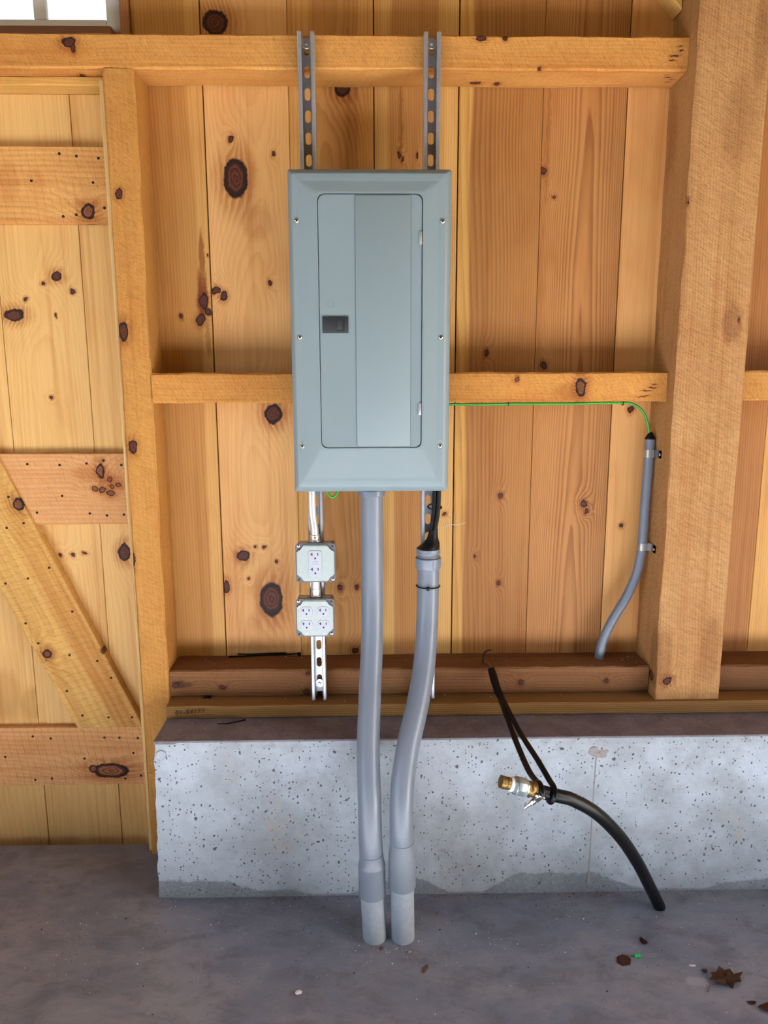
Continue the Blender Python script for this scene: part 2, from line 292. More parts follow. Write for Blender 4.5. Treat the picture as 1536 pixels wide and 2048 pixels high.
MT['tape'] = plain('black tape', (10, 10, 11), .5, 0., .1, 30., .25)
MT['cable'] = plain('black cable jacket', (8, 9, 11), .4, 0., .1, 30., .25)
MT['green'] = plain('green insulation', (40, 150, 48), .35, 0., .05)
MT['brass'] = plain('brass', (122, 98, 56), .42, .85, .15, 80.)
MT['ptfe'] = plain('white thread tape', (232, 232, 230), .6, 0., .05)
MT['copperclamp'] = plain('stained band steel', (150, 112, 92), .4, .7, .1)
MT['outlet'] = plain('white outlet plastic', (168, 172, 184), .4, 0., .02)
MT['white'] = plain('white paint', (214, 214, 216), .5, 0., .06)
MT['stool'] = plain('brown window sill', (128, 88, 66), .6, 0., .12)
MT['leaf'] = plain('dry brown leaf', (104, 70, 46), .8, 0., .3, 60.)
MT['leafdark'] = plain('dark dead leaf', (92, 54, 40), .75, 0., .3, 80.)
MT['leafpale'] = plain('pale seed husk', (150, 124, 96), .8, 0., .2)
MT['chip'] = plain('pale chips', (212, 208, 200), .8, 0., .1)
MT['wire'] = plain('thin steel wire', (170, 162, 160), .4, .8)
MT['screwdark'] = plain('blackened screw head', (22, 18, 16), .6, .3)
MT['ink'] = plain('pencil mark', (46, 36, 26), .8)
MT['roofwood'] = pine('ceiling pine', 'x', light=(143, 108, 70), dark=(115, 82, 50), lin=60, ring=.4, seed=9)

# ================================================================== geometry helpers
def mesh_obj(name, bm, mat, parent=None, smooth=False, loc=None):
    me = bpy.data.meshes.new(name); bmesh.ops.recalc_face_normals(bm, faces=bm.faces); bm.to_mesh(me); bm.free()
    if mat: me.materials.append(mat)
    if smooth:
        for p in me.polygons: p.use_smooth = True
        try: me.set_sharp_from_angle(angle=R(38))
        except Exception: pass
    return link(name, me, parent, loc)
def link(name, me, parent=None, loc=None):
    o = bpy.data.objects.new(name, me); COL.objects.link(o)
    if loc: o.location = loc
    if parent is not None:
        o.parent = parent
        o.matrix_parent_inverse = Matrix.Translation(-world_loc(parent))
    return o
def world_loc(o):
    return Vector(o.location)     # meshes are modelled in place, only the roots are shifted
def thing(name, label, cat, loc, grp=None):
    o = bpy.data.objects.new(name, None); COL.objects.link(o); o.location = loc; o.empty_display_size = .05
    return tag(o, label, cat, grp)
def tag(o, label, cat=None, grp=None):
    o['label'] = label
    if cat: o['category'] = cat
    if grp: o['group'] = grp
    return o
def struct(o): o['kind'] = 'structure'; return o
def bx(bm, x0, x1, y0, y1, z0, z1, bev=0., seg=2):
    r = bmesh.ops.create_cube(bm, size=1)
    for v in r['verts']: v.co = Vector(((x0+x1)/2+v.co.x*(x1-x0), (y0+y1)/2+v.co.y*(y1-y0), (z0+z1)/2+v.co.z*(z1-z0)))
    if bev:
        es = list({e for v in r['verts'] for e in v.link_edges})
        bmesh.ops.bevel(bm, geom=es, offset=bev, segments=seg, affect='EDGES', profile=.5)
    return bm
def box(name, b, mat, parent=None, bev=0., seg=2):
    bm = bmesh.new(); bx(bm, *b, bev, seg); return mesh_obj(name, bm, mat, parent, smooth=bev > 0)
def bridge(bm, a, b, closed=True):
    n = len(a)
    for i in range(n if closed else n-1):
        j = (i+1) % n; bm.faces.new((a[i], a[j], b[j], b[i]))
def smooth_path(pts, k=6):
    P = [Vector(p) for p in pts]; out = []
    for i in range(len(P)-1):
        p0, p1, p2, p3 = P[max(i-1, 0)], P[i], P[i+1], P[min(i+2, len(P)-1)]
        for s in range(k):
            q = s/k
            out.append(.5*((2*p1)+(p2-p0)*q+(2*p0-5*p1+4*p2-p3)*q*q+(3*p1-p0-3*p2+p3)*q**3))
    out.append(P[-1]); return out
def add_tube(bm, pts, rad, seg=16, cap=True, sx=1., sy=1., upv=None):
    P = [Vector(p) for p in pts]; n = len(P); rs = rad if isinstance(rad, (list, tuple)) else [rad]*n
    prev = None; rings = []
    for i in range(n):
        T = (P[min(i+1, n-1)]-P[max(i-1, 0)]); T.normalize()
        if prev is None:
            a = Vector(upv) if upv else (Vector((0, 1, 0)) if abs(T.y) < .9 else Vector((1, 0, 0)))
        else: a = prev
        N = (a-T*a.dot(T)); N.normalize(); B = T.cross(N); prev = N
        rings.append([bm.verts.new(P[i]+rs[i]*(N*math.cos(2*math.pi*k/seg)*sx+B*math.sin(2*math.pi*k/seg)*sy)) for k in range(seg)])
    for i in range(n-1): bridge(bm, rings[i], rings[i+1])
    if cap:
        bm.faces.new(rings[0]); bm.faces.new(rings[-1])
    return bm
def tube(name, pts, rad, mat, parent=None, seg=18, k=0, **kw):
    if k and isinstance(rad, (list, tuple)) and len(rad) == len(pts):
        rad = [rad[i]*(1-q/k)+rad[i+1]*q/k for i in range(len(pts)-1) for q in range(k)]+[rad[-1]]
    bm = bmesh.new(); add_tube(bm, smooth_path(pts, k) if k else pts, rad, seg, **kw); return mesh_obj(name, bm, mat, parent, True)
def axis_rings(bm, p0, p1, prof, seg=24, cap=True):
    """lathe: prof = [(t 0..1 or metres along, radius)], p0->p1 gives the axis"""
    p0, p1 = Vector(p0), Vector(p1); T = (p1-p0).normalized(); a = Vector((0, 0, 1)) if abs(T.z) < .9 else Vector((0, 1, 0))
    N = (a-T*a.dot(T)).normalized(); B = T.cross(N); rings = []
    for d, r in prof: rings.append([bm.verts.new(p0+T*d+r*(N*math.cos(2*math.pi*k/seg)+B*math.sin(2*math.pi*k/seg))) for k in range(seg)])
    for i in range(len(rings)-1): bridge(bm, rings[i], rings[i+1])
    if cap: bm.faces.new(rings[0]); bm.faces.new(rings[-1])
    return bm
def lathe(name, p0, p1, prof, mat, parent=None, seg=24, cap=True):
    bm = bmesh.new(); axis_rings(bm, p0, p1, prof, seg, cap); return mesh_obj(name, bm, mat, parent, True)
def prism_y(bm, poly, y0, y1, bev=0.):
    """polygon in x,z extruded from y0 (back) to y1 (front)"""
    a = [bm.verts.new((x, y0, z)) for x, z in poly]; b = [bm.verts.new((x, y1, z)) for x, z in poly]
    bridge(bm, a, b); bm.faces.new(a); f = bm.faces.new(b)
    if bev: bmesh.ops.bevel(bm, geom=list(f.edges), offset=bev, segments=2, affect='EDGES')
    return bm
def plate(name, poly, y0, y1, mat, parent=None, bev=0.):
    bm = bmesh.new(); prism_y(bm, poly, y0, y1, bev); return mesh_obj(name, bm, mat, parent, True)
def rrect(x0, x1, z0, z1, r, k=5):
    o = []
    for cx, cz, a0 in ((x1-r, z1-r, 0), (x0+r, z1-r, 90), (x0+r, z0+r, 180), (x1-r, z0+r, 270)):
        for i in range(k+1):
            a = R(a0+90*i/k); o.append((cx+r*math.cos(a), cz+r*math.sin(a)))
    return o
def timber(name, axis, a0, a1, u0, u1, w0, w1, mat, parent=None, ch=.004, jit=.0012, n=26, seed=0):
    """rough sawn bar along 'x' or 'z': u,w are the section (z,y for 'x'; x,y for 'z')"""
    rnd = random.Random(seed); bm = bmesh.new(); rings = []
    pr = [(u0+ch, w0), (u1-ch, w0), (u1, w0+ch), (u1, w1-ch), (u1-ch, w1), (u0+ch, w1), (u0, w1-ch), (u0, w0+ch)]
    j = [[0, 0] for _ in pr]
    for i in range(n+1):
        s = a0+(a1-a0)*i/n; ring = []
        for q, (uu, ww) in enumerate(pr):
            j[q][0] = .6*j[q][0]+rnd.uniform(-jit, jit); j[q][1] = .6*j[q][1]+rnd.uniform(-jit, jit)*.5
            uu2, ww2 = uu+j[q][0], ww+j[q][1]
            ring.append(bm.verts.new((s, ww2, uu2) if axis == 'x' else (uu2, ww2, s)))
        rings.append(ring)
    for i in range(n): bridge(bm, rings[i], rings[i+1])
    bm.faces.new(rings[0]); bm.faces.new(rings[-1])
    return mesh_obj(name, bm, mat, parent)

# ================================================================== setting: ground, floor, walls
GY, PY, CY = -.1155, -.1758, -.3048          # frame face, sole plate face, foundation face
box_ = box('ground', (-30, 30, -40, 40, -.5, -.12), MT['gravel']); struct(box_)
bm = bmesh.new(); bx(bm, -2.8, 2.6, -6.1, -.065, -.119, 0)
struct(mesh_obj('floor', bm, MT['floor']))
# foundation stem wall, with an irregular left end and dusty ledge
bm = bmesh.new(); rnd = random.Random(3); rings = []
xs_ = [-.5655]+[-.55+.05*i for i in range(1, 62)]
nz = 24
left = []
for i in range(nz+1):
    z = -.02+(.4485+.02)*i/nz
    left.append(-.572+.012*i/nz+rnd.uniform(-.0022, .0022)-(0 if i < nz-1 else -.003))
gr = []
for q, x in enumerate(xs_):
    gr.append([bm.verts.new((left[i] if q == 0 else x, CY+(.004 if (q == 0) else 0)+(.004 if i == nz else 0), -.02+.4685*i/nz)) for i in range(nz+1)])
for q in range(len(xs_)-1):
    for i in range(nz): bm.faces.new((gr[q][i], gr[q+1][i], gr[q+1][i+1], gr[q][i+1]))
bk = [bm.verts.new((left[i]+.004, .02, -.02+.4685*i/nz)) for i in range(nz+1)]
for i in range(nz): bm.faces.new((bk[i], gr[0][i], gr[0][i+1], bk[i+1]))
stem = struct(mesh_obj('wall_foundation', bm, MT['stem']))
bm = bmesh.new(); x0, x1 = -.559, 2.5
N = 60; f1 = [bm.verts.new((x0+(x1-x0)*i/N if i else -.561, CY+.003, .4481)) for i in range(N+1)]; f2 = [bm.verts.new((x0+(x1-x0)*i/N, .02, .4485)) for i in range(N+1)]
f0 = [bm.verts.new((v.co.x, v.co.y, .44)) for v in f1]; f3 = [bm.verts.new((v.co.x, v.co.y, .44)) for v in f2]
bridge(bm, f0, f1, False); bridge(bm, f1, f2, False); bridge(bm, f2, f3, False); bridge(bm, f3, f0, False)
mesh_obj('ledge', bm, MT['ledge'], stem)
for i, (x, z, r) in enumerate(((-.543, .410, .014), (-.102, .410, .014), (-.049, .398, .014), (.495, .409, .008), (.548, .403, .009), (.648, .407, .011))):   # cast disc marks of the forms
    bm = bmesh.new(); pr = [(0, r), (.0012, r), (.0016, r*.86), (.0010, r*.80), (.0010, 0.0001)]
    axis_rings(bm, (x, CY+.0005, z), (x, CY-1, z), pr, 20, False)
    mesh_obj('form_mark', bm, MT['stem'], stem, True)
bm = bmesh.new()   # spalled tie hole, then the thin raised seam below it
for i in range(16):
    a = rnd.uniform(0, 6.28); rr = rnd.uniform(.004, .016); s = rnd.uniform(.004, .011); c = Vector((.586+rr*1.5*math.cos(a), CY, .405+rr*.8*math.sin(a)))
    r_ = bmesh.ops.create_icosphere(bm, subdivisions=1, radius=s)
    for v in r_['verts']: v.co = Vector((v.co.x*1.2, v.co.y*.35, v.co.z*.8))+c+Vector((rnd.uniform(-1, 1), 0, rnd.uniform(-1, 1)))*.0015
mesh_obj('tie_scar', bm, plain('rough aggregate', (146, 140, 138), .9, 0., .25, 120.), stem)
tube('seam', [(.584, CY, .40), (.583, CY-.0005, .36), (.5815, CY, .27), (.581, CY-.0005, .16), (.580, CY, .06), (.579, CY-.001, .03)], [.0018, .0016, .0016, .0016, .002, .004], plain('seam grey', (150, 146, 142), .9), stem, 8, 5)

# plank wall
W = struct(mesh_obj('wall_back', (lambda b: (bx(b, -.65, 2.5, .024, .045, .44, 2.2), bx(b, -.60, 2.5, .024, .045, 2.2, 4.8), bx(b, -2.7, -1.36, .024, .045, 2.2, 4.8), bx(b, -2.7, -.65, .024, .045, 2.10, 2.215), bx(b, -2.7, -1.76, .024, .045, -.1, 2.10), b)[-1])(bmesh.new()), MT['dark']))
PW = .2203
cfg = {   # per plank: tone and figure
 0: dict(light=(205, 157, 89), heart=(180, 127, 64), heartc=-.545, heartw=.085, heartamt=.75, lin=120, ring=.35, seed=1., stains=[(-.449, 0, 1.585, .017, .085, 1.), (-.447, 0, 1.69, .008, .07, .9), (-.440, 0, 1.47, .008, .05, .6)], staincol=(.42, .24, .16)),
 1: dict(light=(217, 166, 105), dark=(194, 140, 79), cathc=-.31, K=700, lin=8, ring=.42, B=1.3, seed=2., stains=[(-.30, 0, 1.77, .05, .05, .35), (-.29, 0, .63, .10, .10, .4)]),
 2: dict(light=(205, 154, 89), dark=(172, 114, 57), heart=(176, 122, 70), heartc=-.09, heartw=.06, heartamt=.6, cathc=-.1, K=600, lin=20, ring=.5, seed=3.),
 3: dict(light=(214, 170, 103), dark=(177, 120, 64), heart=(176, 120, 68), heartc=.125, heartw=.062, heartamt=.8, lin=150, ring=.5, seed=4., stains=[(.085, 0, 2.02, .006, .12, .7)]),
 4: dict(light=(208, 161, 89), dark=(156, 97, 43), heart=(164, 112, 60), heartc=.375, heartw=.108, heartamt=.95, cathc=.33, K=300, lin=90, ring=.5, seed=5.),
 5: dict(light=(208, 159, 95), dark=(150, 94, 45), heart=(172, 118, 66), heartc=.568, heartw=.120, heartamt=.9, cathc=.60, K=1100, lin=40, ring=.75, B=1.6, seed=6., stains=[(.472, 0, 2.0, .006, .22, .5)]),
 6: dict(light=(216, 162, 100), dark=(190, 138, 79), lin=190, ring=.35, seed=7.),
 7: dict(light=(197, 148, 83), dark=(164, 108, 53), heart=(164, 108, 58), heartc=1.03, heartw=.09, heartamt=.8, lin=140, ring=.5, seed=8.),
 8: dict(light=(205, 157, 89), dark=(172, 116, 58), lin=140, ring=.45, seed=9.),
}
gap = {0: .0032, 1: .0010, 2: .0028, 3: .0034, 4: .0011, 5: .0026, 6: .0016}
names = 'ABCDEFG'
def wplank(x0, x1, z0, z1, mat):
    bm = bmesh.new(); c = .0012
    pr = [(x0+c, 0), (x1-c, 0), (x1, c), (x1, .022), (x0, .022), (x0, c)]
    a = [bm.verts.new((x, y, z0)) for x, y in pr]; b = [bm.verts.new((x, y, z1)) for x, y in pr]
    bridge(bm, a, b); bm.faces.new(a); bm.faces.new(b)
    return mesh_obj('plank', bm, mat, W)
for i in range(-9, 14):
    x0, x1 = -.6458+PW*i, -.6458+PW*(i+1)
    kw = dict(cfg.get(i, dict(light=(random.uniform(214, 232), random.uniform(160, 182), random.uniform(98, 122)), lin=130, ring=.45, seed=20.+i)))
    key = names[i] if 0 <= i < 7 else None
    m = pine('wall pine %d' % (i+17), 'z', kn(key, 0) if key else (), **kw) if -2 <= i <= 9 or i % 3 == 0 or i == -9 else m
    g = gap.get(i, .001); gl = gap.get(i-1, .001)
    x0 += gl/2; x1 -= g/2
    if i == 0: wplank(x0, x1, .46, 2.215, m); wplank(-.600, x1, 2.216, 4.7, m)
    elif i > 0: wplank(x0, x1, .46, 4.7, m)
    elif x0 > -1.40: wplank(x0, x1, 2.104, 2.214, m) if x1 < -.6 else None
    elif x0 > -1.80: wplank(max(x0, -1.34) if x0 > -1.36 else x0, x1, 2.216 if x0 < -1.36 else 2.104, 4.7, m)
    else: wplank(x0, x1, -.1, 4.7, m)
# unseen rest of the barn: roof, closed gable, side walls with openings shaped for light
struct(box('ceiling', (-2.8, 2.6, -6.1, .05, 4.7, 4.8), MT['roofwood']))
struct(box('wall_front', (-2.8, 2.6, -6.1, -6.0, -.1, 4.8), MT['roofwood']))
def holed(name, x0, x1, y0, y1, z0, z1, mat):      # side wall with one opening
    bm = bmesh.new(); bx(bm, x0, x1, -6.1, y0, -.1, 4.8); bx(bm, x0, x1, y1, .0, -.1, 4.8); bx(bm, x0, x1, y0, y1, z1, 4.8)
    if z0 > 0: bx(bm, x0, x1, y0, y1, -.1, z0)
    return struct(mesh_obj(name, bm, mat))
holed('wall_right', 2.5, 2.6, -2.65, -1.1, 0, 2.2, pine('right wall pine', 'z', light=(203, 153, 86), lin=60, ring=.4, seed=32))
holed('wall_left', -2.8, -2.7, -4.6, -1.5, 0, 2.7, pine('left wall pine', 'z', light=(197, 151, 89), lin=60, ring=.4, seed=31))

# ================================================================== timber frame
def rough(name, axis, key=None, Y=GY, **kw):
    d = dict(light=(208, 159, 86), dark=(175, 122, 58), lin=110, ring=.4, saw=.7, rough=.75, bmp=.6); d.update(kw)
    return pine(name, axis, kn(key, Y) if key else (), **d)
o = timber('top_girt', 'x', -2.59, .783, 2.104, 2.181, GY, 0, rough('top girt pine', 'x', 'girt1', stains=[(-.76, GY, 2.145, .11, .03, .55), (-1.0, GY, 2.14, .2, .05, .5)], staincol=(.80, .58, .42), seed=11, B=1, light=(208, 150, 78)), n=120, seed=1)
tag(o, 'thick rough sawn beam running across the wall top under the window', 'beam')
o = timber('wall_girt', 'x', -.566, .782, 1.3013, 1.3787, GY, 0, rough('mid girt pine', 'x', 'girt2', knot=(128, 76, 44), seed=12, saw=.8, light=(200, 142, 70), stains=[(.53, GY, 1.33, .05, .03, .6)], B=1), n=60, seed=2)
tag(o, 'rough horizontal timber behind the grey panel with a big oval knot', 'beam')
o = timber('wall_girt', 'x', .963, 2.49, 1.303, 1.380, GY, 0, rough('right girt pine', 'x', None, seed=13, saw=.8, light=(190, 137, 69)), n=60, seed=3)
tag(o, 'short bit of horizontal timber right of the wide post', 'beam')
o = timber('door_post', 'z', 0.001, 2.1035, -.643, -.566, GY, 0, rough('door post pine', 'z', 'lpost', seed=14, saw=.75, light=(192, 138, 68), lin=90), n=80, seed=4)
tag(o, 'upright post between the plank door and the panel bay', 'post')
mp = rough('wide post pine', 'z', 'rpost', -.1642, seed=15, saw=.8, light=(180, 136, 86), dark=(140, 100, 62), lin=130, ring=.45, staincol=(.55, .44, .36),
    stains=[(.92, -.1642, 1.50, .03, .06, .7), (.80, -.1642, .60, .03, .11, .7), (.93, -.1642, .62, .03, .12, .45), (.90, -.1642, 1.97, .05, .12, .4), (.935, -.1642, 2.15, .02, .14, .55)])
o = timber('corner_post', 'z', .4855, 4.69, .7838, .9622, -.1642, 0, mp, n=90, seed=5, ch=.003)
tag(o, 'wide weathered square post at the right of the wall', 'post')
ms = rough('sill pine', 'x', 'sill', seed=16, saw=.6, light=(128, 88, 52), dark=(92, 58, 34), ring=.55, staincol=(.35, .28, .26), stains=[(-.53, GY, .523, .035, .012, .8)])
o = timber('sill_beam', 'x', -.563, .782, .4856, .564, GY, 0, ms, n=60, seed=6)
tag(o, 'square sill timber under the panel, resting on the flat board', 'beam')
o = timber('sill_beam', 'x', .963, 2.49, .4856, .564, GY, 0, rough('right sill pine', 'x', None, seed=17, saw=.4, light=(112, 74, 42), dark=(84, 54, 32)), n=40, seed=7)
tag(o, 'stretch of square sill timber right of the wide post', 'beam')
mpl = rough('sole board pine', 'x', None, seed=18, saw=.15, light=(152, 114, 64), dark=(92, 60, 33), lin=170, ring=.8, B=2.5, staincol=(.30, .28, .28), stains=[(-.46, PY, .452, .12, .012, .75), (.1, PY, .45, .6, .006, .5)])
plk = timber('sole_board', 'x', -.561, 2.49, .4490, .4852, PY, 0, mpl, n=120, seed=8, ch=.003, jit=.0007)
tag(plk, 'flat treated board lying on the concrete ledge, numbers pencilled at its left end', 'board')
# pencilled numbers on the board
cu = bpy.data.curves.new('pencil_number', 'FONT'); cu.body = '01-54177'; cu.size = .0185; cu.extrude = .0001; cu.space_character = 1.15; cu.shear = .15
to = bpy.data.objects.new('tmp', cu); COL.objects.link(to); bpy.context.view_layer.update()
me = bpy.data.meshes.new_from_object(to); bpy.data.objects.remove(to)
me.transform(Matrix.Translation((-.536, PY-.0016, .4625)) @ Matrix.Rotation(R(90), 4, 'X') @ Matrix.Rotation(R(3), 4, 'Z')); me.materials.append(MT['ink'])
link('pencil_number', me, plk)
# knee brace at the upper right
mkb = rough('knee brace pine', 'd', None, seed=19, saw=.3, light=(203, 161, 89), rot=R(45))
poly = [(.7832, 2.2600), (.7832, 2.400), (.25, 2.933), (.18, 2.863)]
bm = bmesh.new(); a = [bm.verts.new((x, -.0005, z)) for x, z in poly]; b = [bm.verts.new((x, -.062, z)) for x, z in poly]; bridge(bm, a, b); bm.faces.new(a); bm.faces.new(b)
bmesh.ops.bevel(bm, geom=list(bm.edges), offset=.004, segments=1, affect='EDGES')
o = mesh_obj('knee_brace', bm, mkb); tag(o, 'slanting brace meeting the wide post at the top right', 'brace')

# ================================================================== plank door with its battens and diagonal
D = struct(mesh_obj('door_1', bx(bmesh.new(), -1.74, -.6575, .0145, .0205, -.10, 2.1035), MT['dark']))
dk = kn('door', -.006)
dp = [(-1.72, -1.431, ()), (-1.429, -1.21, ()), (-1.2085, -.989, ()), (-.9875, -.7665, dk), (-.7653, -.662, kn('door2', -.006))]
for i, (x0, x1, kk) in enumerate(dp):
    kw = dict(light=(215, 172, 107), dark=(195, 146, 84), ring=.4, seed=40.+i, lin=60)
    if i == 3: kw.update(cathc=-.88, K=600, lin=10, B=1.5)
    if i == 2: kw.update(stains=[(-1.0, -.006, .42, .05, .06, .5), (-1.08, -.006, .45, .06, .09, .4)])
    kw.setdefault('stains', [])
    kw['stains'] = list(kw['stains'])+[(x, -.006, -.025, .07, .016, .35) for x in (x0+.05, x1-.05)]
    kw['staincol'] = (.62, .50, .36)
    m = pine('door pine %d' % i, 'z', kk, **kw)
    box('plank', (x0, x1, -.006, .014, -.08, 2.083), m, D, .0012, 1)
scr = bmesh.new(); axis_rings(scr, (0, .0004, 0), (0, -1, 0), [(0, .0036), (.0006, .0036), (.0009, .0026), (.0003, .0012)], 10)
scr_me = bpy.data.meshes.new('screw'); scr.to_mesh(scr_me); scr.free(); scr_me.materials.append(MT['screwdark'])
def screws(key, Y, par):
    for x, z in SCREWS[key]:
        link('screw', scr_me, par, (x, Y, z))
for key, z0, z1, st, lt in (('bat1', 1.764, 1.952, [(-.86, -.028, 1.86, .03, .05, .3), (-.93, -.028, 1.87, .03, .06, .4)], (222, 168, 100)),
                        ('bat2', .964, 1.163, [(-.78, -.028, 1.11, .05, .03, .5), (-.72, -.028, 1.07, .04, .05, .6)], (212, 158, 104)),
                        ('bat3', .172, .356, [(-.9, -.028, .30, .3, .04, .3)], (216, 162, 108))):
    m = rough('batten pine '+key, 'x', key, -.028, band={'bat1': .5, 'bat2': .25, 'bat3': .75}[key], knot=(146, 92, 58), seed=50+len(key)+z0, saw=.55, light=lt, dark=(170, 120, 62), lin=80, ring=.4, stains=st, staincol=(.72, .52, .36))
    b_ = timber('batten', 'x', -1.70, -.673, z0, z1, -.028, -.0062, m, D, ch=.0015, jit=.0006, n=40, seed=int(z0*100))
    screws(key, -.0288, b_)
ang = math.atan2(.6, .255)
m = pine('door brace pine', 'd', band=.6, knot=(126, 78, 48), knots=[(x, -.036, z, a, c) for x, z, a, c in KN['brace']], light=(207, 163, 91), dark=(170, 122, 60), lin=45, ring=.45, saw=.6, rough=.7, bmp=.5, rot=math.atan2(.255, .6), seed=57.,
         stains=[(-.86, -.036, .70, .045, .5, .5)], staincol=(.78, .56, .38))
bm = bmesh.new(); prism_y(bm, [(-.673, .3575), (-.673, .366), (-1.285, 1.7625), (-1.486, 1.7625), (-.8622, .3575)], -.0063, -.036, .0015)
br = mesh_obj('brace', bm, m, D); screws('brace', -.0363, br)
# door head and jamb strips
o = timber('trim_1', 'x', -1.74, -.644, 2.0835, 2.1035, -.064, .014, rough('door head pine', 'x', None, seed=60, saw=.3, light=(208, 165, 91)), n=30, seed=61, ch=.002, jit=.0006); struct(o)
o = timber('trim_2', 'z', .001, 2.0825, -.6565, -.6465, -.098, .0225, rough('jamb strip pine', 'z', None, seed=62, saw=.1, light=(217, 183, 126)), n=40, seed=62, ch=.0015, jit=.0008); struct(o)

# ================================================================== window
Wd = bpy.data.objects.new('window_1', None); COL.objects.link(Wd); Wd.location = (-.98, .02, 2.22); struct(Wd)
box('casing', (-.624, -.601, -.012, .045, 2.215, 3.2), pine('window jamb pine', 'z', light=(153, 104, 62), seed=70), Wd, .002)
box('sash_stile', (-.662, -.6265, .004, .040, 2.218, 3.1), MT['white'], Wd, .003)
box('sash_stile', (-1.34, -1.30, .004, .040, 2.218, 3.1), MT['white'], Wd, .003)
box('bottom_rail', (-1.3, -.6625, .006, .040, 2.218, 2.262), MT['white'], Wd, .003)
box('top_rail', (-1.3, -.6625, .006, .040, 3.06, 3.1), MT['white'], Wd, .003)
for x in (-1.075, -.8305): box('muntin', (x-.0165, x+.0165, .008, .036, 2.2625, 3.059), MT['white'], Wd, .005)
box('muntin', (-1.3, -.6625, .0085, .036, 2.64, 2.67), MT['white'], Wd, .005)
gm, t, b = new_mat('window glass'); b.inputs['Base Color'].default_value = (1, 1, 1, 1); b.inputs['Roughness'].default_value = 0; b.inputs['Transmission Weight'].default_value = 1; b.inputs['IOR'].default_value = 1.05
for x0, x1 in ((-1.299, -1.092), (-1.058, -.848), (-.813, -.663)):
    for z0, z1 in ((2.263, 2.639), (2.671, 3.058)): box('pane', (x0, x1, .020, .023, z0, z1), gm, Wd)
box('sill_board', (-1.36, -.642, -.028, .004, 2.196, 2.2333), MT['stool'], Wd, .002)

# ================================================================== strut channels
def strut(name, xc, z0, z1, c0, pitch, label, bolts, lean=0.):
    w, t_, yb, yf = .0405, .0024, GY-.0003, -.149
    T = thing(name, label, 'channel', (xc, GY, z0), 'slotted steel channels behind the panel')
    h = w/2; lip = .0095; curl = .007
    prof = [(-h, yb), (-h, yf+.002), (-h+.002, yf), (-h+lip-.002, yf), (-h+lip, yf+.002), (-h+lip, yf+curl), (-h+lip-t_, yf+curl), (-h+lip-t_, yf+t_), (-h+t_, yf+t_), (-h+t_, yb)]
    bm = bmesh.new()
    def X(x, z): return xc+x+lean*(z-z1)
    for s in (1, -1):
        rings = []
        for i in range(31):
            z = z0+(z1-z0)*i/30
            rings.append([bm.verts.new((X(s*x, z), y, z)) for x, y in prof])
        for i in range(30): bridge(bm, rings[i], rings[i+1])
        bm.faces.new(rings[0]); bm.faces.new(rings[-1])
    sw, sh = .0072, .0143; hw = h-t_
    def cell(zc, za, zb, slot=True):
        angs = sorted({round(2*math.pi*k/20, 5) for k in range(20)} | {round(math.atan2(sz, sx) % (2*math.pi), 5) for sx in (-hw, hw) for sz in (za-zc, zb-zc)})
        L = [[], [], [], []]
        for a in angs:
            cx, cz = math.cos(a), math.sin(a)
            # stadium
            rr = None
            st_ = sh-sw
            if abs(cx)*st_ < abs(cz)*sw+1e-9 or True:
                # march to the border of the stadium
                lo, hi = 0, .03
                for _ in range(24):
                    md = (lo+hi)/2; px, pz = md*cx, md*cz; dz = max(abs(pz)-st_, 0)
                    if math.hypot(px, dz) < sw: lo = md
                    else: hi = md
                rr = lo
            k1 = hw/abs(cx) if abs(cx) > 1e-6 else 9; k2 = ((zb-zc) if cz > 0 else (zc-za))/abs(cz) if abs(cz) > 1e-6 else 9
            ro = min(k1, k2)
            for q, (rad, y) in enumerate(((rr, yb-t_), (ro, yb-t_), (rr, yb), (ro, yb))):
                L[q].append(bm.verts.new((X(rad*cx, zc+rad*cz), y, zc+rad*cz)))
        bridge(bm, L[0], L[1]); bridge(bm, L[2], L[3]); bridge(bm, L[0], L[2])
    zc = c0
    top = zc+pitch/2
    if z1 > top: bx(bm, X(-hw, z1), X(hw, z1), yb-t_, yb, top, z1)
    while zc-pitch/2 > z0:
        cell(zc, zc-pitch/2, zc+pitch/2); zc -= pitch
    za = zc+pitch/2
    if za-z0 > .004:
        bx(bm, X(-hw, z0), X(-sw, z0), yb-t_, yb, z0, za); bx(bm, X(sw, z0), X(hw, z0), yb-t_, yb, z0, za); bx(bm, X(-sw, z0), X(sw, z0), yb-t_, yb, z0+.014, za)
    mesh_obj('channel', bm, MT['galv'], T, True)
    for bz in bolts:
        wx = X(0, bz)
        wsh = lathe('washer', (wx, yb-t_, bz), (wx, -1, bz), [(0, .0125), (.002, .0125), (.0024, .012), (.0024, .004)], MT['galvbright'], T, 24)
        lathe('bolt_head', (wx, yb-t_-.002, bz), (wx, -1, bz), [(0, .0045), (.003, .0042), (.0045, .003), (.0045, .0015), (.003, .001)], MT['galvbright'], wsh, 12)
    return T
strut('strut_channel', -.1472, .487, 2.174, 2.1465, .0503, 'slotted steel channel on the left, carrying both outlet boxes', (2.159, .525), -.0012)
strut('strut_channel', .1545, .489, 2.174, 2.1475, .0503, 'slotted steel channel on the right, ending behind the bent pipe', (2.160, .525))

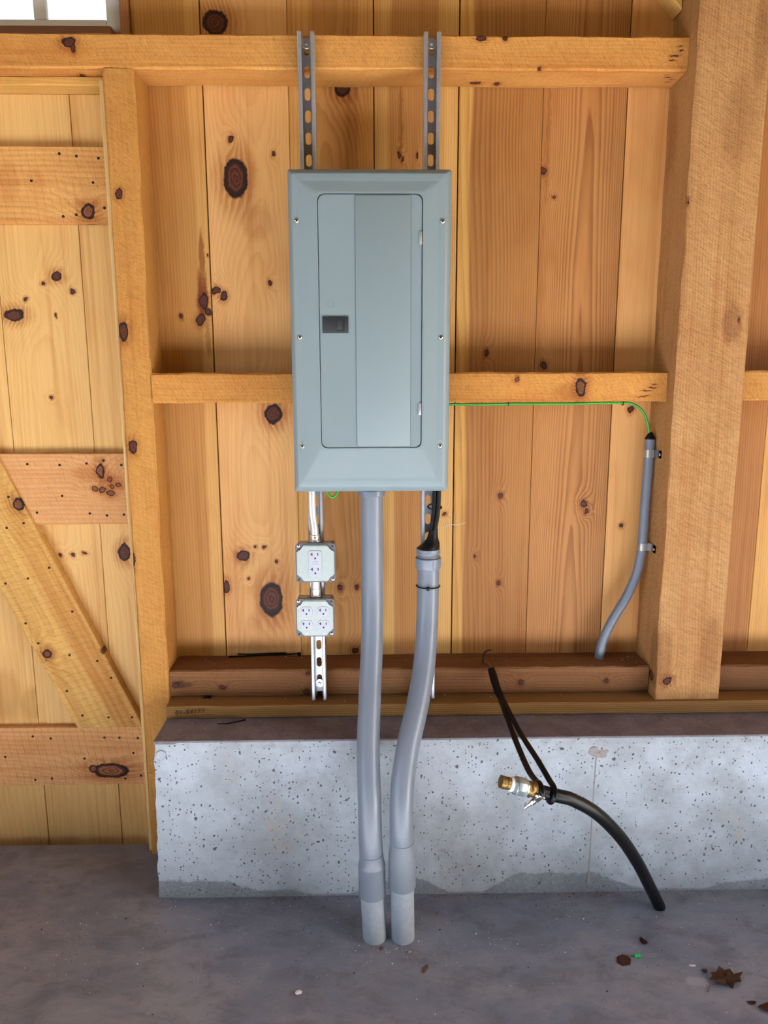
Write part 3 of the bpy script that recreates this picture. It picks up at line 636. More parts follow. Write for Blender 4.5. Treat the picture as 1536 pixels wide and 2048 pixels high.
# ================================================================== electrical panel
EP = thing('breaker_panel', 'tall grey electrical panel with a hinged door and black latch', 'electrical panel', (0, -.149, 1.083))
box('back_box', (-.178, .185, -.2049, -.1493, 1.092, 1.838), MT['panel'], EP, .003)
bm = bmesh.new()
loops = [(-.1905, .1965, 1.083, 1.8475, .006, -.203), (-.1905, .1965, 1.083, 1.8475, .006, -.224), (-.1893, .1953, 1.0842, 1.8463, .006, -.2265), (-.1800, .1822, 1.0965, 1.836, .004, -.2375), (-.1785, .1807, 1.098, 1.8345, .004, -.238),
         (-.1645, .1665, 1.117, 1.819, .004, -.238), (-.163, .165, 1.119, 1.8175, .004, -.2383), (-.1262, .1332, 1.189, 1.7945, .012, -.2470), (-.1245, .1315, 1.1905, 1.793, .014, -.2473), (-.1205, .1275, 1.1945, 1.789, .015, -.2473), (-.1203, .1273, 1.1947, 1.7888, .015, -.2400)]
prev = None
for x0, x1, z0, z1, r, y in loops:
    L_ = [bm.verts.new((x, y, z)) for x, z in rrect(x0, x1, z0, z1, r)]
    if prev: bridge(bm, prev, L_)
    prev = L_
bm.faces.new(prev)
cov = mesh_obj('cover', bm, MT['panel'], EP, True)
def shear_poly(p): return p
dr_ = plate('door', rrect(-.1185, .1245, 1.1965, 1.787, .0145), -.2405, -.2466, MT['panel'], EP, .0012)
box('raised_field', (-.0325, .0995, -.2492, -.2462, 1.1985, 1.785), MT['panel'], dr_, .0022)
lt = box('latch', (-.1125, -.0505, -.2500, -.2460, 1.4715, 1.5105), MT['black'], dr_, .0008)
box('finger_well', (-.0785, -.0595, -.2502, -.2494, 1.4760, 1.5030), MT['blackhole'], lt)
box('slide_button', (-.0778, -.0655, -.2512, -.2500, 1.4800, 1.5015), plain('dark latch slide', (38, 42, 42), .5), lt, .0005)
bm = bmesh.new(); axis_rings(bm, (-.092, -.2464, 1.540), (-.092, -1, 1.540), [(0, .0086), (.0007, .0084), (.0007, .0078), (.0001, .0076), (.0003, .001)], 28)
mesh_obj('lock_knockout', bm, MT['panel'], dr_, True)
for z in (1.690, 1.290):
    hb = bmesh.new(); bx(hb, .1195, .1255, -.2500, -.2468, z-.0145, z+.0145, .0008); mesh_obj('hinge', hb, MT['galvbright'], dr_, True)
for (x, z, hz, mk) in ((-.170, 1.730, 1.7215, 'galvbright'), (-.1685, 1.462, None, ''), (-.1683, 1.1975, 1.2065, 'galvbright'), (.1745, 1.729, 1.7205, 'galv'), (.1733, 1.461, None, ''), (.1742, 1.1975, 1.2065, 'outlet')):
    sc_ = lathe('cover_screw', (x, -.2378, z), (x, -1, z), [(0, .0056), (.0012, .0056), (.0028, .0046), (.0036, .0026), (.0038, .0002)], MT['chrome'], EP, 18)
    bm = bmesh.new(); an = random.uniform(.3, 1.2)
    for q in (0, 1):
        aa = an+q*math.pi/2; r_ = bmesh.ops.create_cube(bm, size=1)
        for v in r_['verts']:
            lx, lz = v.co.x*.0078, v.co.z*.0012
            v.co = Vector((x+lx*math.cos(aa)-lz*math.sin(aa), -.2413+v.co.y*.0012, z+lx*math.sin(aa)+lz*math.cos(aa)))
    mesh_obj('drive_slot', bm, MT['blackhole'], sc_)
    if hz: lathe('keyhole', (x, -.2376, hz), (x, -1, hz), [(0, .0054), (.0007, .0054), (.0007, .0048), (.0002, .0046), (.0003, .0004)], MT[mk], EP, 18)

# ================================================================== large conduits
LP = [(.003, -.195, 1.084), (.003, -.195, .924), (.003, -.198, .816), (.003, -.212, .739), (.001, -.240, .667), (-.003, -.275, .598), (-.006, -.315, .535), (-.009, -.355, .473), (-.009, -.393, .413), (-.007, -.425, .352), (-.005, -.448, .259), (-.003, -.453, .209)]
RP = [(.1505, -.190, .921), (.151, -.190, .854), (.149, -.200, .761), (.144, -.225, .687), (.137, -.255, .630), (.125, -.292, .577), (.110, -.330, .527), (.093, -.368, .479), (.083, -.395, .440), (.075, -.418, .399), (.071, -.436, .357), (.070, -.452, .287), (.071, -.456, .237)]
PR = .0288
T = thing('conduit_pipe', 'straighter grey plastic pipe rising from the floor into the panel', 'pipe', (.004, -.456, 0), 'two large grey pipes')
tube('pipe', LP, PR, MT['pvc'], T, 40, 8)
bm = bmesh.new(); axis_rings(bm, (-.003, -.453, .222), (-.0015, -.4555, .117), [(-.005, PR+.0003), (.006, PR+.0008), (.020, .0322), (.0235, .0335), (.0265, .0335), (.028, .0328), (.104, .0332), (.105, .0318)], 40)
mesh_obj('bell_coupling', bm, MT['pvc'], T, True)
bm = bmesh.new(); axis_rings(bm, (-.0015, -.4555, .1175), (.004, -.457, 0), [(0, .0292), (.06, .0290), (.1185, .0290)], 40); mesh_obj('floor_stub', bm, MT['pvcdusty'], T, True)
bm = bmesh.new(); prof = []
axis_rings(bm, (.003, -.195, 1.0826), (.003, -.195, 1.0), [(0, .0325), (.002, .0335), (.0135, .0335), (.0150, .0322), (.0155, PR)], 40); mesh_obj('terminal_adapter', bm, MT['pvc'], T, True)
ta = [o for o in T.children if o.name.startswith('terminal')][0]
for k in range(16):
    a = 2*math.pi*k/16; bm = bmesh.new()
    r_ = bmesh.ops.create_cube(bm, size=1)
    for v in r_['verts']: v.co = Vector((v.co.x*.002+.0335, v.co.y*.0032, v.co.z*.0115))
    bm.transform(Matrix.Translation((.003, -.195, 1.0745)) @ Matrix.Rotation(a, 4, 'Z')); mesh_obj('grip_rib', bm, MT['pvc'], ta)
T2 = thing('conduit_pipe', 'bent grey plastic pipe with an open black sealed top end', 'pipe', (.074, -.458, 0), 'two large grey pipes')
tube('pipe', RP, PR, MT['pvc'], T2, 40, 8)
bm = bmesh.new(); axis_rings(bm, (.071, -.456, .247), (.072, -.458, .1405), [(-.012, PR+.0003), (.0, PR+.0006), (.018, .0322), (.026, .0332), (.104, .0332), (.107, .032)], 40); mesh_obj('bell_coupling', bm, plain('darker pvc bell', (116, 124, 134), .45, 0., .05), T2, True)
bm = bmesh.new(); axis_rings(bm, (.072, -.458, .1415), (.074, -.4585, 0), [(0, .0288), (.07, .0286), (.142, .0286)], 40); mesh_obj('floor_stub', bm, MT['pvcdusty'], T2, True)
cx, cy = .1505, -.190
bm = bmesh.new(); axis_rings(bm, (cx, cy, .872), (cx, cy, 1), [(0, PR), (.0005, .0305), (.002, .0325), (.008, .0338), (.029, .0338), (.0305, .032), (.0305, .0275), (.0306, .0274)], 40); mesh_obj('adapter_collar', bm, MT['pvc'], T2, True)
bm = bmesh.new(); axis_rings(bm, (cx, cy, .9024), (cx, cy, 1), [(0, .0295), (.002, .0295), (.004, .0288), (.006, .0295), (.008, .0288), (.0105, .0295), (.0110, .028)], 36); mesh_obj('thread', bm, plain('thread pvc', (98, 104, 112), .5), T2, True)
bm = bmesh.new(); axis_rings(bm, (cx, cy, .9125), (cx, cy, 1), [(0, .0308), (.001, .0316), (.004, .0319), (.0045, .0309), (.0125, .0309), (.0135, .0298), (.0137, .027)], 40)
ln_ = mesh_obj('locknut', bm, MT['pvc'], T2, True)
for k in range(12):
    a = 2*math.pi*k/12; bm = bmesh.new(); r_ = bmesh.ops.create_cube(bm, size=1)
    for v in r_['verts']: v.co = Vector((v.co.x*.0016+.0311, v.co.y*.0042, v.co.z*.0085))
    bm.transform(Matrix.Translation((cx, cy, .9210)) @ Matrix.Rotation(a, 4, 'Z')); mesh_obj('grip_rib', bm, MT['pvc'], ln_)
for k in (0, 1, 2, 3):
    a = 2*math.pi*k/4+.35; bm = bmesh.new(); r_ = bmesh.ops.create_cube(bm, size=1)
    for v in r_['verts']: v.co = Vector((v.co.x*.003+.0338, v.co.y*.0032, v.co.z*.019))
    bm.transform(Matrix.Translation((cx, cy, .887)) @ Matrix.Rotation(a, 4, 'Z')); mesh_obj('collar_rib', bm, MT['pvc'], T2)
# black sealing putty round the cables
bm = bmesh.new(); seg = 36; rings = []
for h_, r_, dx in ((0, .0300, 0), (.004, .0290, 0), (.010, .0255, .003), (.018, .0200, .006), (.028, .0150, .0095), (.040, .0125, .0125), (.050, .0115, .0135)):
    rings.append([bm.verts.new((cx+dx+(r_*(1+.06*math.sin(3*a+h_*90)))*math.cos(a), cy+.004*h_/.05+(r_*(1+.05*math.cos(4*a)))*math.sin(a)*(.9 if h_ > .01 else 1), .9262+h_+(.004*math.cos(a)*(h_ > .002)))) for a in [2*math.pi*k/seg for k in range(seg)]])
for i in range(len(rings)-1): bridge(bm, rings[i], rings[i+1])
bm.faces.new(rings[-1]); bm.faces.new(rings[0])
mesh_obj('sealing_putty', bm, MT['tape'], T2, True)
for (dx, dy, lab) in ((0, .0, 'black cable nearest the steel channel, rising from the bent pipe'), (.0105, -.004, 'outermost black cable rising from the bent pipe into the panel')):
    pts = [(.157+dx*.6, -.186+dy, .955), (.161+dx*.8, -.184+dy, .985), (.1655+dx, -.180+dy, 1.03), (.167+dx, -.178+dy, 1.09)]
    o = tube('power_cable', pts, .0058, MT['cable'], None, 14, 6); tag(o, lab, 'cable', 'black cables under the panel')
# zip ties
def tie(name, path_r, centre, label, n=36, tilt=(0, 0), mat=MT['rubber']):
    c = Vector(centre); pts = [c+Vector((path_r[0]*math.cos(2*math.pi*k/n), path_r[1]*math.sin(2*math.pi*k/n), tilt[0]*math.cos(2*math.pi*k/n)+tilt[1]*math.sin(2*math.pi*k/n))) for k in range(n+1)]
    T = thing(name, label, 'cable tie', centre)
    bm = bmesh.new(); add_tube(bm, pts, .0021, 8, False, .6, 1.2, (0, 0, 1)); mesh_obj('band', bm, mat, T, True)
    return T
zt = tie('zip_tie', (PR+.0012, PR+.0012), (.1503, -.195, .826), 'black tie strapped round the bent pipe below its collar')
box('tie_head', (.1435, .1515, -.2315, -.2235, .8215, .8310), MT['rubber'], zt, .001)
zt = tie('zip_tie', (.0150, .0170), (.1655, -.166, 1.033), 'small black tie holding the cables to the right channel', tilt=(.001, .004))
box('tie_head', (.1795, .1865, -.183, -.176, 1.0285, 1.0360), MT['rubber'], zt, .001)
o = tube('wire_end', [(.168, -.192, .967), (.176, -.192, .972), (.190, -.190, .985), (.210, -.186, .988), (.228, -.184, .987), (.246, -.182, .992)], .0009, MT['wire'], None, 8, 6)
tag(o, 'thin stray wire sticking out right beside the black cables', 'wire')
o = tube('ground_wire', [(-.114, -.170, 1.094), (-.1115, -.171, 1.074), (-.106, -.172, 1.064), (-.099, -.173, 1.060), (-.092, -.173, 1.063), (-.086, -.172, 1.073), (-.0835, -.170, 1.094)], .0033, MT['green'], None, 12, 6)
tag(o, 'short green wire loop peeking out under the panel', 'wire')

# ================================================================== outlet boxes on the left channel
def octo_cover(x0, x1, z0, z1, r=.0175):
    p = []
    for cx_, cz_, a0 in ((x1, z1, 270), (x0, z1, 0), (x0, z0, 90), (x1, z0, 180)):
        arc = [(cx_+r*math.cos(R(a0-90*i/6)), cz_+r*math.sin(R(a0-90*i/6))) for i in range(7)]
        p += arc
    return p
def outlet_box(label, x0, x1, z0, z1, kind):
    T = thing('outlet_box', label, 'outlet', ((x0+x1)/2, -.149, z0), 'square steel outlet boxes')
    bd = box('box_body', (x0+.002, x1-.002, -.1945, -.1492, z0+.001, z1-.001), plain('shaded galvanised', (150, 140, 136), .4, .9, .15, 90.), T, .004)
    for q, dx in enumerate((-.032, .030)):
        lathe('knockout', ((x0+x1)/2+dx, -.172, z1-.0012), ((x0+x1)/2+dx, -.172, 3), [(0, .0115), (.0006, .0115), (.0006, .0105), (.0002, .0100), (.0003, .001)], MT['galv'], bd, 22)
    plate('flange', rrect(x0-.0015, x1+.0015, z0-.001, z1+.001, .009), -.1945, -.1972, MT['flange'], T, .0008)
    bm = bmesh.new(); prism_y(bm, octo_cover(x0+.0018, x1-.0018, z0+.0025, z1-.0025), -.1970, -.2022, .0022)
    fp = mesh_obj('cover_plate', bm, MT['coverplate'], T, True)
    for k, (sx, sz) in enumerate(((x0+.0062, z1-.0062), (x1-.0062, z0+.0062))):
        lathe('corner_screw', (sx, -.1970, sz), (sx, -1, sz), [(0, .0042), (.0016, .0042), (.0026, .0030), (.0028, .0003)], MT['chrome'], T, 14)
    for (sx, sz) in ((x1-.0062, z1-.0062), (x0+.0062, z0+.0062)):
        lathe('corner_hole', (sx, -.1971, sz), (sx, -1, sz), [(0, .0030), (.0003, .0030), (.0003, .0002)], MT['blackhole'], T, 14)
    def slots(cx_, cz_, s, par, y, g=1.):
        bm = bmesh.new(); d = .0006
        bx(bm, cx_-.0085*s-.0012, cx_-.0085*s+.0012, y-d, y, cz_+.0005*s, cz_+.0085*s); bx(bm, cx_-.0130*s, cx_-.0085*s, y-d, y, cz_+.0034*s, cz_+.0058*s)
        bx(bm, cx_+.0063*s, cx_+.0063*s+.0022, y-d, y, cz_+.0012*s, cz_+.0080*s)
        axis_rings(bm, (cx_, y, cz_-.0068*s), (cx_, -1, cz_-.0068*s), [(0, .0026*s), (d, .0026*s)], 12)
        mesh_obj('contact_slots', bm, MT['blackhole'], par)
    xm, zm = (x0+x1)/2, (z0+z1)/2
    if kind == 'gfci':
        rc = plate('receptacle', rrect(xm-.0005-.0163, xm-.0005+.0163, zm-.0335, zm+.0335, .0025), -.2020, -.2042, MT['outlet'], T, .0008)
        slots(xm-.0005, zm+.0205, .95, rc, -.2043); slots(xm-.0005, zm-.0195, .95, rc, -.2043)
        for dz in (.0028, -.0028): box('test_button', (xm-.0075, xm+.0065, -.2050, -.2040, zm+dz-.0022, zm+dz+.0022), MT['outlet'], rc, .0004)
        cs = [(xm, zm+.0405), (xm, zm-.0405)]
    else:
        cs = []
        for dx in (-.0222, .0222):
            for dz in (.0186, -.0186):
                px, pz = xm+dx, zm+dz; rr_ = .0165; hh = .0132
                poly = [(px+rr_*math.cos(a), pz+max(-hh, min(hh, rr_*math.sin(a)))) for a in [2*math.pi*k/36 for k in range(36)]]
                rc = plate('receptacle_face', poly, -.2020, -.2036, MT['outlet'], T, .0006)
                slots(px, pz, .92, rc, -.2037)
            cs += [(xm+dx, zm), (xm+dx, zm+.041), (xm+dx, zm-.041)]
    for sx, sz in cs: lathe('plate_screw', (sx, -.2020, sz), (sx, -1, sz), [(0, .0024), (.0009, .0022), (.0011, .0002)], MT['galv'], T, 12)
    return T
outlet_box('upper steel outlet box with one tall white receptacle', -.1945, -.0935, .8395, .9415, 'gfci')
outlet_box('lower steel outlet box with four round white sockets', -.1975, -.0985, .6905, .7925, 'quad')
T = thing('metal_conduit', 'shiny short steel tube from the panel to the upper outlet box', 'conduit', (-.147, -.172, .9420))
tube('tube', [(-.1525, -.172, 1.0835), (-.1525, -.172, 1.03), (-.1510, -.172, 1.005), (-.1475, -.172, .975), (-.1470, -.172, .960), (-.147, -.172, .9435)], .0105, MT['galvbright'], T, 24, 6)
lathe('connector', (-.147, -.172, .9422), (-.147, -.172, 2), [(0, .0150), (.004, .0150), (.0045, .0128), (.018, .0128), (.019, .0115)], MT['galvbright'], T, 24)
lathe('set_screw', (-.1445, -.1845, .954), (-.1445, -1, .954), [(0, .0030), (.003, .0028), (.0032, .0003)], MT['chrome'], T, 10)
T = thing('conduit_nipple', 'stubby steel tube joining the two outlet boxes', 'conduit', (-.147, -.172, .7932))
tube('tube', [(-.147, -.172, .8388), (-.147, -.172, .7935)], .0118, MT['galvbright'], T, 24)
lathe('connector', (-.147, -.172, .7936), (-.147, -.172, 2), [(0, .0150), (.004, .0150), (.0045, .0130), (.020, .0130), (.021, .0118)], MT['galvbright'], T, 24)
lathe('locknut', (-.147, -.172, .8385), (-.147, -.172, -2), [(0, .0150), (.004, .0150), (.0045, .0118)], MT['galvbright'], T, 8)

# ================================================================== small conduit and ground wire on the right
COND = [(.7665, -.060, 1.201), (.7662, -.060, 1.154), (.764, -.060, 1.029), (.762, -.060, .901), (.759, -.060, .865), (.750, -.060, .814), (.725, -.060, .748), (.691, -.057, .681), (.668, -.053, .620), (.659, -.051, .5645)]
T = thing('small_conduit', 'thin grey pipe bending down beside the wide post into the sill', 'pipe', (.659, -.051, .5643))
tube('pipe', COND, .0133, MT['pvcsmall'], T, 28, 7)
bm = bmesh.new(); axis_rings(bm, (.7665, -.060, 1.1985), (.7665, -.060, 2), [(-.001, .0139), (.003, .0139), (.006, .0120), (.013, .0075), (.019, .0045)], 24)
mesh_obj('tape_seal', bm, MT['tape'], T, True)
for z, xc_ in ((1.159, .7662), (.897, .7620)):
    bm = bmesh.new(); yc = -.060; pts = []
    rr_ = .0142
    for k in range(13):
        a = R(60-15*k*1.6); pts.append((xc_+rr_*math.cos(a), yc+rr_*math.sin(a)))
    tab = [(xc_+rr_*math.cos(R(60)), yc+rr_*math.sin(R(60)))]
    pth = [(xc_+rr_*math.cos(R(a)), yc+rr_*math.sin(R(a))) for a in range(90, 331, 15)]+[(.7805, -.0735), (.7822, -.079), (.7825, -.088), (.7825, -.106)]
    vs = []
    for x, y in pth: vs.append([bm.verts.new((x, y, z-.0105)), bm.verts.new((x, y, z+.0105))])
    for i in range(len(vs)-1): bm.faces.new((vs[i][0], vs[i+1][0], vs[i+1][1], vs[i][1]))
    bmesh.ops.solidify(bm, geom=bm.faces[:], thickness=.0012)
    T3 = thing('pipe_strap', ('upper' if z > 1 else 'lower')+' shiny metal strap holding the thin grey pipe to the post', 'strap', (xc_, yc, z-.0105), 'pipe straps')
    mesh_obj('band', bm, MT['galvbright'], T3, True)
    lathe('strap_screw', (.7815, -.097, z), (-1, -.097, z), [(0, .0045), (.0018, .0042), (.0024, .002), (.0012, .0006)], MT['chrome'], T3, 14)
T = thing('ground_wire', 'long green wire stapled under the middle timber down to the thin pipe', 'wire', (.766, -.06, 1.217))
tube('wire', [(.19, -.07, 1.2950), (.30, -.070, 1.2938), (.40, -.070, 1.2952), (.52, -.070, 1.2948), (.62, -.070, 1.2965), (.675, -.069, 1.2968), (.700, -.068, 1.2962), (.722, -.066, 1.288), (.741, -.064, 1.272), (.755, -.062, 1.245), (.7635, -.060, 1.214)], .0036, MT['green'], T, 14, 6)
for x in (.372, .682):
    bm = bmesh.new(); add_tube(bm, [(x, -.0765, 1.3009), (x, -.0765, 1.292), (x, -.070, 1.2905), (x, -.0635, 1.292), (x, -.0635, 1.3009)], .0012, 8); mesh_obj('staple', bm, MT['screwdark'], T, True)

# ================================================================== water hose with brass end, held back by a tie
HOSE = [(.372, -.563, .4525), (.397, -.560, .4435), (.424, -.556, .434), (.456, -.548, .420), (.518, -.530, .374), (.588, -.495, .291), (.651, -.450, .191), (.701, -.408, .097), (.750, -.368, .002)]
T = thing('water_hose', 'thick black hose rising from the floor, curving left to a brass end', 'hose', (.750, -.368, 0))
tube('hose', HOSE, .0152, MT['rubber'], T, 28, 8)
p0, p1 = Vector((.284, -.5755, .4835)), Vector((.383, -.562, .4488))
AX = lambda d: p0+(p1-p0).normalized()*d
lathe('brass_plug', AX(0), AX(1), [(0, .0118), (.0008, .0140), (.010, .0145), (.011, .0125), (.0145, .0125), (.0155, .0140), (.022, .0140), (.023, .0115), (.027, .0115)], MT['brass'], T, 28)
lathe('thread_tape', AX(.0225), AX(1), [(0, .0122), (.001, .0152), (.0078, .0162), (.0085, .013)], MT['ptfe'], T, 28)
bm = bmesh.new(); axis_rings(bm, AX(.0295), AX(1), [(0, .0145), (.0005, .0180), (.006, .0190), (.0075, .0212), (.009, .0218), (.029, .0218), (.0305, .0206), (.032, .0202), (.035, .0192), (.0355, .014)], 8)
mesh_obj('galvanised_coupling', bm, plain('dull zinc', (140, 150, 152), .38, .7, .12, 60.), T, True)
lathe('brass_barb', AX(.0645), AX(1), [(0, .014), (.0005, .0176), (.005, .0178), (.006, .0162), (.009, .0176), (.014, .0172), (.020, .0160)], MT['brass'], T, 28)
cb = Vector(AX(.090)); axd = (p1-p0).normalized()
bm = bmesh.new(); axis_rings(bm, cb-axd*.0065, cb+axd, [(0, .0154), (0, .0172), (.013, .0172), (.013, .0154)], 32, False); cl = mesh_obj('clamp_band', bm, MT['copperclamp'], T, True)
side = Vector((-.1, -1, -.30)); side = (side-axd*side.dot(axd)).normalized(); tng = axd.cross(side).normalized()
if tng.z > 0: tng = -tng
c0 = cb+side*.0200
tng = (tng - axd*.35).normalized()
bm = bmesh.new(); bx(bm, -.0065, .0065, -.0045, .0045, -.0095, .0095, .0012)
bm.transform(Matrix.Translation(c0) @ Matrix((tng.cross(side).normalized(), side, tng)).transposed().to_4x4()); mesh_obj('clamp_housing', bm, MT['chrome'], cl, True)
lathe('clamp_screw', c0+tng*.008, c0+tng, [(0, .0040), (.004, .0040), (.0045, .0066), (.013, .0066), (.0135, .0048), (.020, .0048), (.0205, .0032), (.034, .0032)], MT['chrome'], cl, 12)
lathe('clamp_ring', c0+tng*.018, c0+tng, [(0, .0058), (.002, .0068), (.004, .0058)], MT['chrome'], cl, 12)
for s_ in (-1, 1):
    lathe('clamp_rivet', c0-tng*.005+axd*s_*.006, c0-tng*.005+axd*s_, [(0, .0036), (.0045, .0036), (.006, .0022)], MT['chrome'], cl, 10)
T = thing('rubber_tie', 'black rubber tie looped round the hose and hooked on the sill', 'strap', (.332, -.122, .5645))
ST1 = [(.333, -.130, .563), (.336, -.152, .552), (.342, -.190, .530), (.347, -.240, .510), (.357, -.360, .4775), (.366, -.480, .4600), (.372, -.540, .4640), (.3745, -.560, .4690), (.377, -.580, .463), (.378, -.5825, .450)]
ST2 = [(.337, -.128, .566), (.341, -.152, .554), (.346, -.190, .531), (.354, -.240, .513), (.373, -.350, .486), (.393, -.460, .4715), (.404, -.530, .4610), (.4075, -.560, .4600), (.4065, -.577, .4520), (.4020, -.5785, .440), (.3985, -.572, .430), (.397, -.555, .4235), (.397, -.540, .428)]
tube('strand', ST1, [.0060]*4*6+[.0066]*(5*6+1), MT['rubber'], T, 14, 6, sx=.75, sy=1.1)
tube('strand', ST2, [.0060]*4*6+[.0062]*(8*6+1), MT['rubber'], T, 14, 6, sx=.75, sy=1.1)
bm = bmesh.new(); axis_rings(bm, (.334, -.126, .5645), (.341, -.19, .531), [(0, .0080), (.002, .0100), (.03, .0112), (.055, .0110), (.085, .009), (.10, .006)], 16); mesh_obj('knot', bm, MT['rubber'], T, True)
tube('hook', [(.336, -.128, .566), (.334, -.112, .5685), (.328, -.095, .5700), (.322, -.080, .5685), (.320, -.072, .5660)], .0016, plain('grey hook', (120, 116, 112), .5, .6), T, 8, 5)
T = thing('nail_hook', 'small bent dark nail in the sill top holding the black tie', 'nail', (.321, -.070, .5643))
tube('nail', [(.318, -.076, .5642), (.3195, -.072, .574), (.323, -.064, .584), (.328, -.054, .5885), (.338, -.048, .590), (.346, -.046, .589)], [.003, .003, .0028, .0026, .0024, .002], MT['screwdark'], T, 8, 0)

# ================================================================== loose bits
T = thing('black_cable_tie', 'loose black tie lying at the back of the left sill', 'cable tie', (-.31, -.010, .5642))
tube('strip', [(-.415, -.020, .5665), (-.38, -.016, .5668), (-.33, -.012, .5672), (-.28, -.010, .5685), (-.235, -.009, .5690), (-.212, -.009, .5700)], .0026, MT['rubber'], T, 8, 5)
tube('strip', [(-.392, -.007, .5705), (-.36, -.007, .5690), (-.30, -.0065, .5710), (-.25, -.006, .5720)], .0018, MT['rubber'], T, 8, 5)
box('tie_head', (-.217, -.207, -.013, -.005, .5646, .5740), MT['rubber'], T, .001)
o = tube('twig', [(-.415, -.2070, .4505), (-.395, -.2100, .4510), (-.375, -.2050, .4512), (-.352, -.1960, .4525), (-.343, -.1930, .4535)], [.0012, .0016, .0017, .0022, .0030], MT['rubber'], None, 8, 4)
tag(o, 'thin dark twig on the concrete ledge left of the pipes', 'twig')
box_c = box('black_clip', (-.470, -.448, -.1262, -.1185, .4860, .4925), MT['rubber'], None, .001); tag(box_c, 'little black clip lying against the sill, above the pencilled numbers', 'clip')
def leaf(name, label, loc, outline, mat, th=.0006, curl=.004, rot=0., stem=None):
    bm = bmesh.new(); n = len(outline); rnd = random.Random(len(label))
    c = bm.verts.new((0, 0, curl)); vs = [bm.verts.new((x, y, curl*.25+abs(curl)*rnd.uniform(0, 1.5))) for x, y in outline]
    mid = [bm.verts.new((x*.5, y*.5, curl*rnd.uniform(.4, 1.3))) for x, y in outline]
    for i in range(n):
        j = (i+1) % n; bm.faces.new((c, mid[i], mid[j])); bm.faces.new((mid[i], vs[i], vs[j], mid[j]))
    bmesh.ops.solidify(bm, geom=bm.faces[:], thickness=th)
    zmin = min(v.co.z for v in bm.verts)
    bm.transform(Matrix.Translation((loc[0], loc[1], .0004-zmin)) @ Matrix.Rotation(rot, 4, 'Z'))
    if stem:
        T = thing(name, label, 'leaf', (loc[0], loc[1], 0)); mesh_obj('blade', bm, mat, T, True)
        tube('stem', stem, .0011, mat, T, 6, 4); return T
    return tag(mesh_obj(name, bm, mat, None, True), label, 'leaf')
maple = [(.046, .002), (.030, .012), (.026, .022), (.012, .022), (.002, .030), (-.010, .022), (-.024, .024), (-.028, .012), (-.040, .006), (-.034, -.006), (-.026, -.016), (-.012, -.016), (.000, -.024), (.012, -.016), (.026, -.018), (.032, -.006)]
leaf('maple_leaf', 'curled brown leaf with a thin stem near the right edge', (.810, -.612), maple, MT['leaf'], curl=.010, rot=.2, stem=[(.782, -.622, .008), (.765, -.630, .004), (.752, -.645, .0015)])
leaf('dead_leaf', 'reddish brown leaf cut off by the lower right corner', (.872, -.693), [(.03, 0), (.02, .012), (0, .014), (-.022, .008), (-.032, -.002), (-.015, -.010), (.012, -.012)], MT['leafdark'], curl=.006)
leaf('dead_leaf', 'tiny reddish leaf scrap left of the lower right corner', (.838, -.675), [(.011, .002), (.004, .006), (-.010, .004), (-.008, -.005), (.005, -.006)], MT['leafdark'], curl=.002)
leaf('dead_leaf', 'flat brown leaf piece beside the green scrap', (.596, -.550), [(.017, .004), (.013, .014), (0, .017), (-.014, .013), (-.019, -.004), (-.010, -.014), (.010, -.012)], MT['leafdark'], curl=.004)
leaf('dead_leaf', 'small triangular brown leaf above the green scrap', (.664, -.490), [(.012, -.002), (-.002, .016), (-.007, .012), (-.006, -.014), (.002, -.010)], MT['leafdark'], curl=.005)
leaf('dead_leaf', 'tiny brown leaf scrap left of the stemmed leaf', (.772, -.585), [(.007, .003), (0, .008), (-.006, .001), (-.001, -.007), (.006, -.004)], MT['leafdark'], curl=.003)
leaf('seed_husk', 'narrow pale husk on the floor in front of the pipes', (.121, -.562), [(.004, .014), (.0065, .004), (.003, -.014), (-.002, -.018), (-.006, -.004), (-.002, .010)], MT['leafpale'], curl=.004, rot=-.35)['category'] = 'husk'
o = lathe('wire_insulation', (.624, -.538, .0042), (1.6, -.520, .0042), [(0, .0024), (0, .0040), (.014, .0040), (.014, .0024)], plain('bright green plastic', (30, 190, 90), .35), None, 16, False)
tag(o, 'bright green bit of wire insulation on the floor', 'debris')
def chip(name, label, loc, s, mat, seed, cat='debris'):
    rnd = random.Random(seed); bm = bmesh.new(); r_ = bmesh.ops.create_icosphere(bm, subdivisions=1, radius=1)
    for v in r_['verts']: v.co = Vector((v.co.x*s[0]*rnd.uniform(.7, 1.2), v.co.y*s[1]*rnd.uniform(.7, 1.2), v.co.z*s[2]*rnd.uniform(.7, 1.2)))
    zm = min(v.co.z for v in bm.verts)
    for v in bm.verts: v.co += Vector((loc[0], loc[1], .0002-zm))
    return tag(mesh_obj(name, bm, mat), label, cat)
chip('plaster_chip', 'largest white chip on the floor, low and left of centre', (-.169, -.627), (.011, .007, .003), MT['chip'], 1)
chip('paper_scrap', 'small pale scrap between the green bit and the stemmed leaf', (.752, -.567), (.010, .004, .0015), MT['chip'], 2)
chip('concrete_crumb', 'dark crumb right at the foot of the straighter pipe', (.020, -.500), (.007, .005, .004), MT['leafdark'], 3)
chip('concrete_crumb', 'grey crumb in front of the bent pipe foot', (.088, -.512), (.006, .004, .003), MT['galv'], 4)
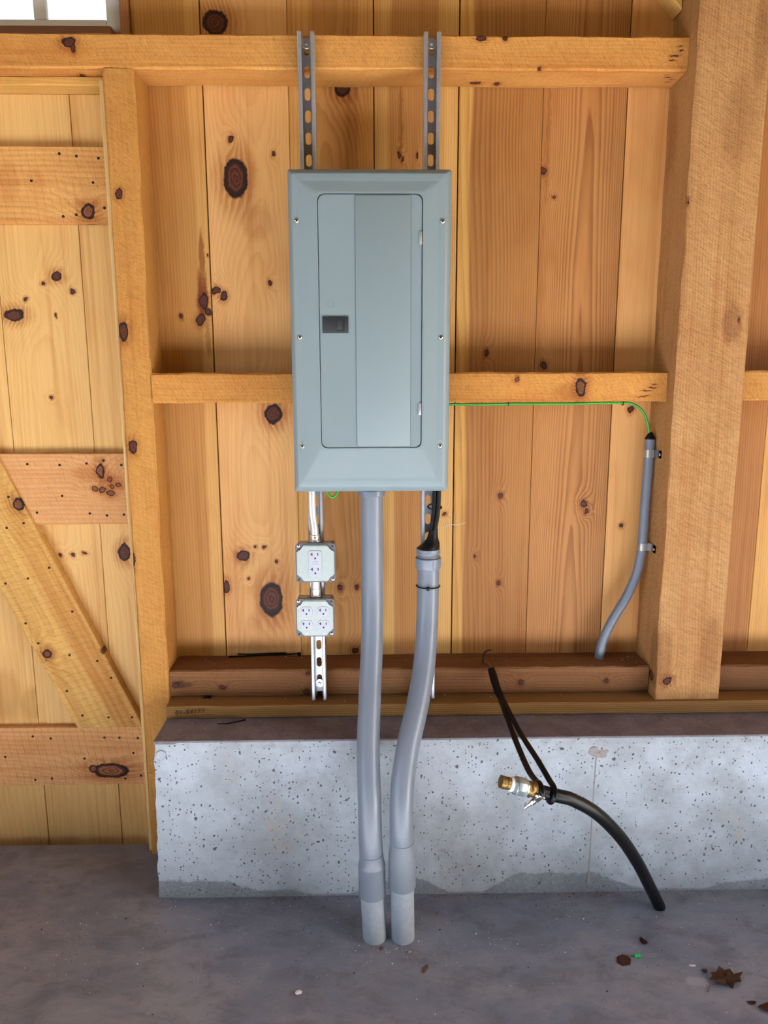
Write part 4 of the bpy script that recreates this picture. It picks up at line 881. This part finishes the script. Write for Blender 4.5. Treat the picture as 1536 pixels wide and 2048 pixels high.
# grit: uncountable specks on floor, sill and ledge
def grit(name, label, mat, spots, smin, smax, seed):
    rnd = random.Random(seed); verts = []; faces = []
    for x, y, z in spots:
        s = rnd.uniform(smin, smax)*(1 if rnd.random() < .9 else 1.8); b0 = len(verts); a = rnd.uniform(0, 3)
        for px, py, pz in ((1, 0, 0), (-.6, .7, 0), (-.5, -.8, 0), (.1, .1, 1)):
            verts.append((x+s*(px*math.cos(a)-py*math.sin(a)), y+s*(px*math.sin(a)+py*math.cos(a)), z+s*pz*.7))
        faces += [(b0, b0+1, b0+3), (b0+1, b0+2, b0+3), (b0+2, b0, b0+3), (b0, b0+2, b0+1)]
    me = bpy.data.meshes.new(name); me.from_pydata(verts, [], faces); me.materials.append(mat)
    o = bpy.data.objects.new(name, me); COL.objects.link(o); o['kind'] = 'stuff'; return tag(o, label, 'grit')
rnd = random.Random(11)
sp = [(rnd.uniform(-.9, 1.0), -.31-abs(rnd.gauss(0, .16)), .0001) for _ in range(420)]+[(.04+rnd.gauss(0, .06), -.47+rnd.gauss(0, .045), .0001) for _ in range(150)]
sp = [p for p in sp if p[1] < -.31]
grit('pale_grit', 'fine pale grit sprinkled over the concrete floor', MT['chip'], sp, .0006, .0017, 1)
sp = [(rnd.uniform(-1., 1.1), -.31-abs(rnd.gauss(0, .22)), .0001) for _ in range(420)]+[(rnd.uniform(-.56, .95), -.308-abs(rnd.gauss(0, .008)), .0001) for _ in range(260)]
grit('dark_grit', 'fine dark grit along the foot of the foundation', plain('dark grit', (58, 50, 46), .9), [p for p in sp if p[1] < -.306], .0006, .0020, 2)
sp = [(rnd.uniform(-.54, .77), rnd.uniform(-.11, -.005), .5645) for _ in range(60)]+[(rnd.uniform(-.54, .77), rnd.uniform(-.172, -.118), .4858) for _ in range(50)]+[(.745+rnd.gauss(0, .02), -.05+rnd.gauss(0, .03), .5645) for _ in range(40)]+[(rnd.uniform(-.54, 1.1), rnd.uniform(-.29, -.18), .4487) for _ in range(60)]
grit('sawdust', 'pale sawdust specks on the sill and ledge tops', MT['chip'], [p for p in sp if p[0] < .775 and p[1] < -.004 or p[2] < .46], .0006, .0016, 3)
